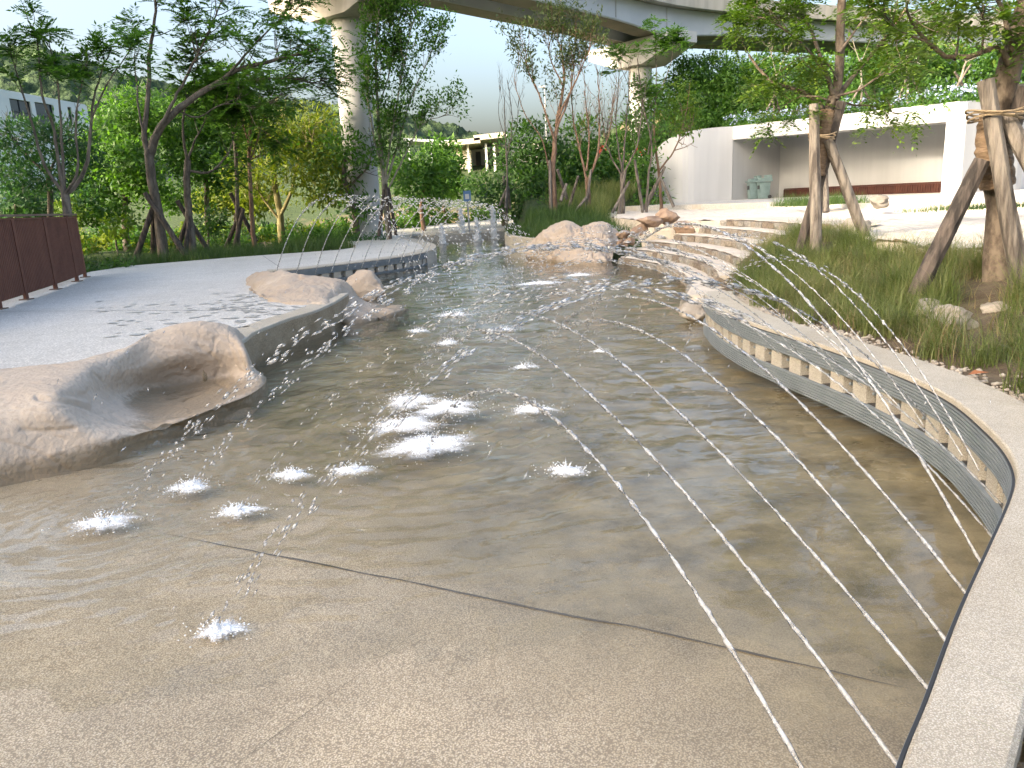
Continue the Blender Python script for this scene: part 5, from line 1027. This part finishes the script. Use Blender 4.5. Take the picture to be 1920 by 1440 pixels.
# ================================================================== HEDGES, GRASS, GRAVEL
def blades(P, H, rg, W, lean=.5, seg=3):
    """bent grass blades: P base points"""
    n = len(P); a = rg.uniform(0, 2 * math.pi, n); d = np.stack([np.cos(a), np.sin(a), np.zeros(n)], 1); sd = np.stack([-np.sin(a), np.cos(a), np.zeros(n)], 1); ln = rg.uniform(.15, 1, n) * lean
    rows = []
    for j in range(seg + 1):
        f = j / seg; c = P + d * (H * ln * f * f)[:, None]; c = c.copy(); c[:, 2] += H * (f - .35 * ln * f * f); wdt = (W * (1 - f * .92))
        rows += [c - sd * wdt / 2, c + sd * wdt / 2]
    V = np.stack(rows, 1).reshape(-1, 3); k = 2 * (seg + 1); b0 = np.arange(n)[:, None, None] * k + (np.arange(seg) * 2)[None, :, None] + np.array([0, 1, 3, 2])[None, None]
    return V, b0.reshape(-1, 4)
def in_bed(n, poly, box, rg, hf):
    out = []
    while len(out) < n:
        x, y = rg.uniform(box[0], box[1]), rg.uniform(box[2], box[3])
        if inpoly(x, y, poly): out.append((x, y, hf(x, y)))
    return np.array(out)
rg = np.random.default_rng(9)
shr = [tuple(p) for p in (rwl[:, :2] + rwn * .52)[20:]] + [(2.75, 9.1), (3.1, 10.2), (3.5, 11.0), (3.9, 11.6), (4.5, 12.1), (5.0, 12.0), (4.65, 11), (4.35, 9.6), (4.5, 8), (4.75, 6.6), (6.0, 5.3), (6.0, 1.5)]
def clumps(cs, per, rg, h, w, spread, lean, hf):
    cs = np.asarray(cs); P = np.repeat(cs, per, 0); P = P + rg.normal(0, spread, P.shape) * np.array([1, 1, 0]); P[:, 2] = [hf(x, y) for x, y in P[:, :2]]
    hh = np.repeat(h * rg.uniform(.6, 1.25, len(cs)), per) * rg.uniform(.55, 1.1, len(P)); return blades(P, hh, rg, w, lean)
trunk_xy = [(4.07, 6.4), (4.0, 10.1)]
cs = in_bed(560, shr, (1.5, 6, 1.5, 12.1), rg, lambda x, y: .4)
cs = np.array([c for c in cs if all((c[0] - a) ** 2 + (c[1] - b_) ** 2 > .16 for a, b_ in trunk_xy) and not (3.15 < c[0] < 3.75 and 5.4 < c[1] < 6.1)])
V, Fc = clumps(cs, 95, rg, .40, .0055, .065, 1.45, bed_h)
obj('ornamental_grass', mesh('ornamental_grass', V, Fc), M['grass'], None, 'fine green ornamental grass filling the right planting bed', 'grass', kind='stuff')
V, Fc = clumps(cs[::2], 40, rg, .30, .006, .10, 1.5, bed_h)
obj('dry_grass', mesh('dry_grass', V, Fc), M['straw'], None, 'dry straw coloured blades at the skirts of the right bed grass', 'grass', kind='stuff')
# grass edging the coping at the lower right
V, Fc = blades(np.array([(x, y, .36) for x, y in zip(rg.uniform(1.15, 1.6, 260), rg.uniform(.9, 1.9, 260)) if (x - 1.0) * .78 - (y - 1.25) * .62 > .06]), rg.uniform(.15, .38, 260)[:len([1 for _ in range(260)])][:0] if False else .28, rg, .003, 1.3) if False else blades((lambda Q: Q)(np.array([(1.06 + .62 * t_ + .78 * o_, 1.30 + .78 * t_ - .62 * o_, .37) for t_, o_ in zip(rg.uniform(-.5, 1.2, 420), rg.uniform(.04, .35, 420))])), rg.uniform(.12, .34, 420), rg, .0028, 1.25)
obj('edge_grass', mesh('edge_grass', V, Fc), M['grass'], None, 'thin grass blades overhanging the coping at the lower right corner', 'grass', kind='stuff')
# gravel strip behind the coping
V0, F0 = [], []
import bmesh
bm = bmesh.new(); bmesh.ops.create_icosphere(bm, subdivisions=1, radius=1); bv = np.array([tuple(v.co) for v in bm.verts]); bf = np.array([[v.index for v in f.verts] for f in bm.faces]); bm.free()
n = 2600; i = rg.integers(25, len(rwl), n); o_ = np.abs(rg.normal(0, .11, n)) + .30; wv = rwl[i, :2] + rwn[i] * (o_ * np.where(rwl[i, 1] > 3, 1, .8))[:, None]; s = rg.uniform(.008, .024, n)
Vs = bv[None] * s[:, None, None] * rg.uniform(.6, 1.3, (n, 1, 3)); Vs[..., 2] *= .7; Vs = Vs + np.stack([wv[:, 0], wv[:, 1], [bed_h(x, y) + .008 for x, y in wv]], 1)[:, None]
obj('gravel', mesh('gravel', Vs.reshape(-1, 3), (bf[None] + np.arange(n)[:, None, None] * len(bv)).reshape(-1, 3)), M['boulder'], None, 'loose grey gravel strip between the coping and the grass', 'gravel', kind='stuff')
# left bed grass along the promenade
lb = [(-10.2, 21.0), (-7.5, 22.4), (-6.2, 22.9), (-5.0, 23.4), (-4.7, 24.2), (-5.0, 25.4), (-6.0, 28), (-9, 28), (-13, 25), (-13, 20)]
cs = in_bed(420, lb, (-13, -4.5, 20, 28), rg, lambda x, y: .2); V, Fc = clumps(cs, 42, rg, .55, .014, .13, .8, lambda x, y: max(.1, gz(x, y)) if gz(x, y) > -.3 else .25)
obj('border_grass', mesh('border_grass', V, Fc), M['grass_dk'], None, 'dark green grass border along the far side of the promenade', 'grass', kind='stuff')
pb = [(.25, 27.6), (.2, 25), (.6, 23), (1.2, 21.4), (3.4, 20.6), (3.2, 24), (2.6, 27.5)]
cs = in_bed(300, pb, (.1, 4, 20, 28), rg, lambda x, y: .4); V, Fc = clumps(cs, 42, rg, .45, .013, .12, .9, lambda x, y: max(.42, gz(x, y)))
obj('planter_grass', mesh('planter_grass', V, Fc), M['grass_dk'], None, 'tufts of green grass in the bed behind the central rock', 'grass', kind='stuff')
tb = [(3.2, 24), (3.6, 29), (4.5, 32), (6.8, 33.4), (7, 36), (2, 36), (2.6, 27)]
cs = in_bed(340, tb, (2, 7.2, 24, 36), rg, lambda x, y: .9); V, Fc = clumps(cs, 36, rg, .7, .018, .2, .7, lambda x, y: max(.6, gz(x, y)))
obj('bank_grass', mesh('bank_grass', V, Fc), M['grass'], None, 'tall pale grass on the bank among the leafless trees', 'grass', kind='stuff')
c = at(1560, 383, TZ); cs = np.array([(c.x + a, c.y + b_, TZ) for a, b_ in zip(rg.uniform(-1.25, .75, 60), rg.uniform(-.5, .9, 60))]); V, Fc = clumps(cs, 30, rg, .35, .012, .12, .8, lambda x, y: TZ)
obj('plaza_grass', mesh('plaza_grass', V, Fc), M['grass_dk'], None, 'small patch of grass in the plaza before the recess', 'grass', kind='stuff')
sg = at(1840, 393, TZ); cs = np.array([(sg.x + a, sg.y + b_, TZ) for a, b_ in zip(rg.uniform(-.9, 2.5, 60), rg.uniform(-.1, .7, 60))]); V, Fc = clumps(cs, 26, rg, .14, .012, .14, .9, lambda x, y: TZ)
obj('plaza_grass', mesh('plaza_grass', V, Fc), M['grass_dk'], None, 'low green strip on the plaza behind the right trunk', 'grass', kind='stuff')
# groundcover beyond the promenade and the flowering roof hedge
def cover(name, lab, pts, rg, r, dens, mat, L=.16, flowers=None, fm='flower'):
    bl = [(Vector(p), (r * rg.uniform(.8, 1.3), r * rg.uniform(.8, 1.3), r * rg.uniform(.6, .9))) for p in pts]
    V, Fc = leaves_blob(bl, rg, dens, L=L, W=L * .45, per=8, cl=.10, gap=.25)
    r_ = obj(name, mesh(name, V, Fc), M[mat], None, lab, 'shrubs', kind='stuff')
    if flowers:
        Q = np.array([tuple(Vector(p) + Vector((rg.uniform(-r, r), -r * .6 + rg.uniform(-.15, .3), r * rg.uniform(.1, .95)))) for p in pts for _ in range(flowers)]); n_ = len(Q)
        C_q = np.repeat(Q, 7, 0) + rg.normal(0, .055, (n_ * 7, 3)); ax = unit(rg.normal(0, 1, C_q.shape)); sd = unit(np.cross(ax, rg.normal(0, 1, C_q.shape))); V, Fc = leaf_quads(C_q, ax, sd, .09, .08, 0)
        obj('flowers', mesh('flowers', V, Fc), M[fm], r_, kind='stuff')
pts = [tuple(A.lerp(B, s) + nin * rg.uniform(.45, 1.5) + Vector((0, 0, (zta + (ztb - zta) * s) - TZ + rg.uniform(.0, .22)))) for s in np.linspace(-.12, 1.0, 70)]
cover('flowering_hedge', 'low green hedge with pale blue flowers along the pavilion roof edge', pts, rg, .42, 120, 'lf_mid', .13, 3)
pts = [tuple(B + ur * s + nr_ * rg.uniform(.5, 1.5) + Vector((0, 0, ztb - TZ + .04 * s + rg.uniform(0, .2)))) for s in np.linspace(0, 6, 26)]
cover('flowering_hedge', 'hedge with pale flowers on the roof at the far right', pts, rg, .42, 120, 'lf_mid', .13, 2)
pts = [(-6.4 + rg.uniform(-.5, .5) + s * .0, 26 + s * 11, .45) for s in np.linspace(0, 1, 24)] + [(-6 + s * 5.5 + rg.uniform(-.3, .3), 37.8 + s * 8 + rg.uniform(-.4, .4), .55 + .2 * s) for s in np.linspace(0, 1, 30)]
cover('groundcover', 'low leafy groundcover along the far edge of the path', pts, rg, .55, 90, 'lf_mid', .17)
pts = [(rg.uniform(-13.5, -9.9), rg.uniform(17, 21.5), .15) for _ in range(40)]
cover('ivy_cover', 'dark creeping groundcover just beyond the end of the brown fence', pts, rg, .5, 110, 'lf_dark', .13)
for k_, (mt, sd_, lab_) in enumerate((('lf_dark', 3, 'dark undergrowth on the lawn among the left trees'), ('lf_yel', 4, 'yellowish undergrowth at the foot of the bank'), ('lf_mid', 6, 'green undergrowth below the bright left trees'))):
    rq = np.random.default_rng(sd_); pts = [(x, y, gz(x, y) + .15) for x, y in zip(rq.uniform(-27, -8, 46), rq.uniform(30, 46, 46))]
    cover('undergrowth', lab_, pts, rq, .75, 55, mt, .24)
pts = [(-5.1 + rg.uniform(-.7, .7), 28.9 + rg.uniform(-.5, .3), PZ + .02) for _ in range(12)]
cover('tree_pit_plants', 'low grey green plants round the foot of the slender tree', pts, rg, .26, 150, 'lf_blue', .11)
pts = [(x, y, gz(x, y) + .2) for x, y in zip(rg.uniform(1.2, 5.5, 50), rg.uniform(35, 44, 50))]
cover('dark_groundcover', 'dark shrubs at the foot of the evergreens behind the planter', pts, rg, .6, 80, 'lf_dark', .2)
# red blossoms in the bush by the white wall
Q = np.concatenate([rg.normal(0, .07, (9, 3)) + np.array(tuple(atY(x, y, 31))) for x, y in ((1128, 281), (1195, 278), (1203, 283))]); ax = unit(rg.normal(0, 1, Q.shape)); sd = unit(np.cross(ax, rg.normal(0, 1, Q.shape))); V, Fc = leaf_quads(Q, ax, sd, .10, .08, 0)
obj('red_blossoms', mesh('red_blossoms', V, Fc), M['redflower'], None, 'bright red blossoms among the twigs left of the white wall', 'flowers', kind='stuff')
# ================================================================== SIGN, LAMP
sg = at(880, 434, PZ + .02); sgr = thing('sign_post', 'small blue notice on a thin grey post beside the far path', 'sign')
mb = MB(); mb.tube([(sg.x, sg.y, PZ), (sg.x, sg.y, PZ + 1.25)], .035, 8); mb.build('post', M['steel_dk'], sgr)
mb = MB(); mb.box((sg.x, sg.y - .05, PZ + 1.42), (.30, .03, .42)); mb.build('board', plain('sign_blue', (.10, .22, .42), .5), sgr)
mb = MB(); mb.box((sg.x, sg.y - .07, PZ + 1.40), (.16, .006, .2)); mb.build('pictogram', M['white2'], sgr)
lp = atY(1021, 164, 52); lr = thing('street_lamp', 'slim street lamp rising above the evergreens under the viaduct', 'lamp')
mb = MB(); mb.tube([(lp.x, lp.y, 2.5), (lp.x, lp.y, lp.z)], .035, 8); mb.build('pole', M['steel_dk'], lr); mb = MB(); mb.box((lp.x - .15, lp.y, lp.z + .05), (.4, .2, .07)); mb.build('lamp_head', M['white2'], lr)

# ================================================================== WATER JETS
oct_v = np.array([(1, 0, 0), (-1, 0, 0), (0, 1, 0), (0, -1, 0), (0, 0, 1), (0, 0, -1)], float)
oct_f = np.array([(0, 2, 4), (2, 1, 4), (1, 3, 4), (3, 0, 4), (2, 0, 5), (1, 2, 5), (3, 1, 5), (0, 3, 5)])
def drops(C, T, l, r):
    """stretched drops at C along T"""
    n = len(C); T = unit(T); A_ = unit(np.cross(T, np.array([.3, .2, 1.]))); B_ = np.cross(T, A_); l = np.broadcast_to(l, (n,)); r = np.broadcast_to(r, (n,))
    V = C[:, None] + oct_v[None, :, :1] * (T * l[:, None])[:, None] + oct_v[None, :, 1:2] * (A_ * r[:, None])[:, None] + oct_v[None, :, 2:] * (B_ * r[:, None])[:, None]
    return V.reshape(-1, 3), (oct_f[None] + np.arange(n)[:, None, None] * 6).reshape(-1, 3)
def jet(label, S, v, rg, group, mat='jet', r0=.0042, brk=.45, dens=34, scat=.016, dl=.020, dr=.006, pk=30):
    S = np.array(S, float); v = np.array(v, float); T = (v[2] + math.sqrt(v[2] ** 2 + 19.62 * (S[2] + .0))) / 9.81
    pos = lambda t_: S + v * t_[:, None] + np.array([0, 0, -4.905]) * (t_ ** 2)[:, None]
    vel = lambda t_: v + np.array([0, 0, -9.81]) * t_[:, None]
    ns = 150; t_ = np.linspace(0, T * brk, ns); P = pos(t_); amp = .18 + .82 * np.linspace(0, 1, ns) ** 1.1; amp[:4] = 0; P += rg.normal(0, .0024, P.shape) * amp[:, None]
    rad = r0 * (1 - .25 * amp + .55 * amp * np.sin(np.cumsum(rg.uniform(.2, 1.3, ns))) + .30 * rg.normal(0, 1, ns) * amp); V, Fq = tube_arrays(P, np.clip(rad, .0015, .02), 5)
    root = thing('water_jet', label, 'water jet', group); obj('stream', mesh('stream', V, Fq, True), M[mat], root)
    L = np.linalg.norm(v) * T * (1 - brk); n = int(L * dens); t_ = rg.uniform(brk * .8, 1, n) * T
    t_ = np.round(t_ * pk) / pk + rg.normal(0, .22 / pk, n)   # drops travel in little packets
    t_ = np.clip(t_, T * brk * .7, T * .995); f = (t_ / T - brk) / (1 - brk); C = pos(t_) + rg.normal(0, 1, (n, 3)) * (scat * (.3 + np.clip(f, 0, 1)))[:, None]
    obj('drops', mesh('drops', *drops(C, vel(t_), dl * rg.uniform(.5, 1.3, n) * (1.5 - .7 * np.clip(f, 0, 1)), dr * rg.uniform(.5, 1.25, n)), True), M[mat], root, kind='stuff')
    return root
rg = np.random.default_rng(21)
ORD = ['first', 'second', 'third', 'fourth', 'fifth', 'sixth', 'seventh', 'eighth', 'ninth', 'tenth', 'eleventh', 'twelfth', 'thirteenth', 'fourteenth', 'fifteenth', 'sixteenth', 'seventeenth', 'eighteenth', 'nineteenth', 'twentieth']
z = .26
RJ = [((0.62, 1.19, z), (-1.61, 4.79, 3.24)), ((0.83, 1.45, z), (-2.34, 7.60, 3.30)), ((1.04, 1.73, z), (-2.24, 8.69, 3.27)), ((1.20, 1.92, z), (-1.45, 6.98, 3.28)), ((1.40, 2.16, z), (-1.37, 6.97, 3.54)), ((1.56, 2.36, z), (-0.89, 5.21, 4.62)), ((1.72, 2.55, z), (-2.53, 1.70, 4.97)), ((1.94, 2.86, z), (-2.95, 0.82, 5.45))]
hl = root_holes['grated_pool_wall'] if len(root_holes['grated_pool_wall']) > 3 else []
for (x, y), v in (((2.2, 3.8), (-3.04, -1.0, 5.24)), ((2.26, 4.8), (-3.62, -.89, 5.75)), ((2.2, 5.5), (-3.67, -1.05, 5.26)), ((2.12, 3.45), (-.8, 4.2, 5.1)), ((2.2, 3.95), (-1.75, 2.6, 5.55)), ((2.25, 4.3), (-2.27, 2.92, 5.4)), ((2.27, 4.55), (-2.82, 3.53, 4.82)), ((2.08, 3.25), (-.6, 3.6, 4.6)), ((2.24, 5.1), (-3.0, 1.2, 4.8)), ((2.12, 5.95), (-3.1, .2, 4.7)), ((2.04, 6.6), (-2.9, .9, 4.6))): RJ.append(((x, y, z), v))
for k in range(6, len(RJ)):                            # the arcs top out between one and one and a half metres
    S, v = RJ[k]; T0 = (v[2] + math.sqrt(v[2] ** 2 + 19.62 * z)) / 9.81; vz = min(v[2], math.sqrt(19.62 * ((1.15, 1.18, 1.18, 1.28, 1.25, 1.22, 1.32, 1.15, 1.26, 1.10, 1.22, 1.05, 1.16)[k - 6] - z))); T1 = (vz + math.sqrt(vz ** 2 + 19.62 * z)) / 9.81; RJ[k] = (S, (v[0] * T0 / T1, v[1] * T0 / T1, vz))
for k, (S, v) in enumerate(RJ):
    jet('%s water jet, counted from the bottom right corner, arching off the grated right wall' % ORD[k], S, v, rg, 'jets from the right wall', r0=.0066 if k < 6 else .0046, brk=.52 if k < 6 else .34, dens=80 if k < 6 else 75 if k in (8, 9, 10) else 42, scat=.011 if k < 6 else .020, dl=.032 if k < 6 else .024, dr=.0062 if k < 6 else .0066 if k in (8, 9, 10) else .0048, pk=26 if k < 6 else 34)
lf = smooth_line([(p[0], p[1], 0) for p in LF], .06); Ll = np.r_[0, np.cumsum(np.linalg.norm(np.diff(lf[:, :2], axis=0), axis=1))]
for k in range(12):
    s = .15 + k * .43; x, y = np.interp(s, Ll, lf[:, 0]), np.interp(s, Ll, lf[:, 1]); f = k / 11
    tx, ty = -.9 + 1.9 * f + rg.normal(0, .12), 10.6 + 6.2 * f + rg.normal(0, .3); ap = 1.75 - .25 * f; z0 = .2
    vz = math.sqrt(2 * 9.81 * (ap - z0)); T = (vz + math.sqrt(vz * vz + 19.62 * z0)) / 9.81
    jet('%s water jet from the left rising off the far grated wall' % ORD[k], (x, y, z0), ((tx - x) / T, (ty - y) / T, vz), rg, 'jets from the far left wall', mat='jet_far', r0=.011, brk=.36, dens=26, scat=.05, dl=.034, dr=.011, pk=70)
# jets crossing in front of the planter and steps from the far right wall end
for k in range(2):
    x, y = 2.1 + .04 * k, 7.6 + .16 * k; tx, ty = .5 - .25 * k, 13.6 - .6 * k; ap = 1.15; vz = math.sqrt(2 * 9.81 * (ap - z)); T = (vz + math.sqrt(vz * vz + 19.62 * z)) / 9.81
    jet('%s of the spraying jets thrown towards the central rock' % ORD[k], (x, y, z), ((tx - x) / T, (ty - y) / T, vz), rg, 'jets thrown towards the central rock', r0=.0036, brk=.3, dens=30, scat=.03, dl=.022, dr=.0062, pk=60)
# upright jets at the far end
UJ = [((830, 456), 31, .75, 'short upright jet at the left of the far end'), ((867, 447), 32.0, 1.25, 'tall upright jet left of the sign post'), ((895, 450), 31.5, .9, 'bubbling upright jet right of the sign post'), ((926, 446), 32, 1.3, 'thin tall upright jet near the planter'), ((987, 428), 36, 1.0, 'upright jet partly behind the planter grass')]
for (px, py), Y, h, lab in UJ:
    b_ = at(px, py, .05); S = np.array((b_.x, b_.y, .0)); n = int(420 * h); f = rg.uniform(0, 1, n) ** .85; hh = h * f; C = np.stack([S[0] + rg.normal(0, .018 + .02 * (1 - f)), S[1] + rg.normal(0, .018 + .02 * (1 - f)), hh], 1) if False else S + np.stack([rg.normal(0, 1, n) * (.03 + .06 * (1 - f)), rg.normal(0, 1, n) * (.03 + .06 * (1 - f)), hh], 1)
    p1 = drops(C, np.stack([rg.normal(0, .1, n), rg.normal(0, .1, n), np.ones(n)], 1), rg.uniform(.03, .07, n), rg.uniform(.014, .028, n))
    m_ = 70; a = rg.uniform(0, 6.28, m_); rr_ = rg.uniform(0, .22, m_); p2 = drops(S + np.stack([rr_ * np.cos(a), rr_ * np.sin(a), rg.uniform(0, .05, m_)], 1), rg.normal(0, 1, (m_, 3)), .03, .014)
    rt = thing('upright_jet', lab, 'water jet', 'upright jets at the far end'); zz_ = np.linspace(0, h * .92, 16); V, Fq = tube_arrays(S + np.stack([rg.normal(0, .008, 16), rg.normal(0, .008, 16), zz_], 1), (.12 - .08 * np.linspace(0, 1, 16)) * rg.uniform(.8, 1.25, 16), 7, .2)
    obj('column', mesh('column', V, Fq, True), M['white_water'], rt); obj('drops', mesh('drops', *join([p1, p2]), True), M['white_water'], rt, kind='stuff')
# splashes where the arcs land
SL = ['small splash alone on the water, right of centre', 'wide splash just right of the largest foam patch', 'front foam patch of the big splash in mid pool', 'middle foam patch of the big splash in mid pool', 'right hand foam patch of the big splash in mid pool', 'rear foam patch of the big splash in mid pool', 'splash left of and nearer than the big foam patch', 'splash between two others, left of centre', 'splash near the scooped rock, upper of two', 'splash with small crown below the one near the scooped rock', 'leftmost splash at the foot of the scooped rock', 'nearest small splash in the shallows', 'broad foam patch before the central rock', 'foam streak nearest the central rock', 'splash in the middle distance, left of centre', 'farther splash left of centre near the water lip', 'faint splash in mid pool behind the wide one', 'small far splash right of the farther left one', 'small splash near the pink rock lip', 'faint splash before the right wall']
for (c, s), lab in zip(SPW, SL):
    rt = thing('splash', lab, 'splash', 'splashes where the jets land'); sc_ = .10 * s * (1 if c.y < 9 else 1.25); V, th = [], []; nr_k, na = 16, 40; sd_ = rg.uniform(0, 99)
    for i in range(nr_k):
        for j in range(na):
            f = i / (nr_k - 1); a = 2 * math.pi * j / na; q = Vector((math.cos(a) * 1.3, math.sin(a) * 1.3, sd_)); rr_ = 1.5 * sc_ * f * (1 + .6 * mn.noise(q) + .42 * mn.noise(q * 2.7) + .2 * mn.noise(q * 6))
            x, y = c.x + 1.25 * rr_ * math.cos(a), c.y + rr_ * math.sin(a); hz_ = max(0, 1 - f * 1.3); V.append((x, y, .006 + .030 * min(s, 1.3) * hz_ * (.5 + abs(mn.fractal((x * 30, y * 30, sd_), .6, 2, 3))) + .004 * abs(mn.noise((x * 60, y * 60, 0))))); th.append(.74 - .80 * f)
    Fc = [(i * na + j, i * na + (j + 1) % na, (i + 1) * na + (j + 1) % na, (i + 1) * na + j) for i in range(nr_k - 1) for j in range(na)]
    me = mesh('foam', V, Fc, True); me.attributes.new('thick', 'FLOAT', 'POINT').data.foreach_set('value', np.array(th, np.float32)); obj('foam', me, M['lace'], rt)
    n = int(190 * min(s, 2.4)); a = rg.uniform(0, 6.28, n); rr_ = sc_ * np.abs(rg.normal(0, .75, n)); hgt = np.abs(rg.normal(0, .035, n)) * np.exp(-rr_ / sc_) * min(s, 1.3)
    P = np.stack([c.x + 1.25 * rr_ * np.cos(a), c.y + rr_ * np.sin(a), hgt + .006], 1); D = np.stack([np.cos(a), np.sin(a), rg.uniform(0, .8, n)], 1) + rg.normal(0, .5, (n, 3))
    p1 = drops(P, D, rg.uniform(.003, .009, n), rg.uniform(.002, .0045, n))
    n3 = 5; a = rg.uniform(0, 6.28, n3); hh = rg.uniform(.012, .045, n3) * min(1.3, s); P = np.stack([c.x + .35 * sc_ * np.cos(a), c.y + .35 * sc_ * np.sin(a), .02 + hh * .6], 1)
    p3 = drops(P, np.stack([np.cos(a) * .6, np.sin(a) * .6, np.ones(n3)], 1), hh, .0035)
    obj('drops', mesh('drops', *join([p1, p3]), True), M['white_water'], rt, kind='stuff')
# stray drops in the air over the pool
n = 900; C = np.stack([rg.normal(-.3, 1.0, n), rg.normal(8.8, 2.4, n), rg.uniform(.05, 1.0, n)], 1); p1 = drops(C, np.stack([rg.normal(-.8, .5, n), rg.normal(-.8, .6, n), rg.normal(-1.3, .4, n)], 1), rg.uniform(.010, .028, n), rg.uniform(.003, .006, n))
obj('stray_drops', mesh('stray_drops', *p1, True), M['jet'], None, 'stray drops falling through the air over the pool', 'drops', kind='stuff')
# floating leaf and fallen leaf
p = at(1540, 751, .004); n = 9; V = [(p.x + .035 * math.cos(a) * (1 + .1 * math.sin(3 * a)), p.y + .03 * math.sin(a), .008 + .004 * math.cos(2 * a)) for a in np.linspace(0, 2 * math.pi, n, endpoint=False)] + [(p.x, p.y, .006)]
obj('floating_leaf', mesh('floating_leaf', V, [(i, (i + 1) % n, n) for i in range(n)]), plain('pale_leaf', (.5, .52, .45), .6), None, 'pale round leaf floating near the right wall', 'leaf')
p = at(1838, 698, RZ + .01); V = [(p.x - .07, p.y, RZ), (p.x - .02, p.y + .025, RZ + .02), (p.x + .06, p.y + .01, RZ + .005), (p.x - .01, p.y - .03, RZ + .012)]
obj('fallen_leaf', mesh('fallen_leaf', V, [(0, 1, 2), (0, 2, 3)]), plain('dead_leaf', (.28, .11, .05), .8), None, 'curled brown dead leaf lying on the right coping', 'leaf')

# ================================================================== every group's Empty goes to the foot of its thing
def all_pts(o_, off):
    out = []
    for ch in o_.children:
        if ch.type == 'MESH' and len(ch.data.vertices):
            bb = np.array([tuple(c) for c in ch.bound_box]); out.append(bb + np.array(tuple(ch.location)) + off)
        out += all_pts(ch, off + np.array(tuple(ch.location)))
    return out
for o_ in list(col.objects):
    if o_.type == 'EMPTY' and o_.parent is None:
        if '_at' in o_: del o_['_at']; continue
        bb = all_pts(o_, np.zeros(3))
        if not bb: continue
        bb = np.concatenate(bb); base = Vector(((bb[:, 0].min() + bb[:, 0].max()) / 2, (bb[:, 1].min() + bb[:, 1].max()) / 2, bb[:, 2].min()))
        o_.location = base
        for ch in o_.children: ch.location = ch.location - base
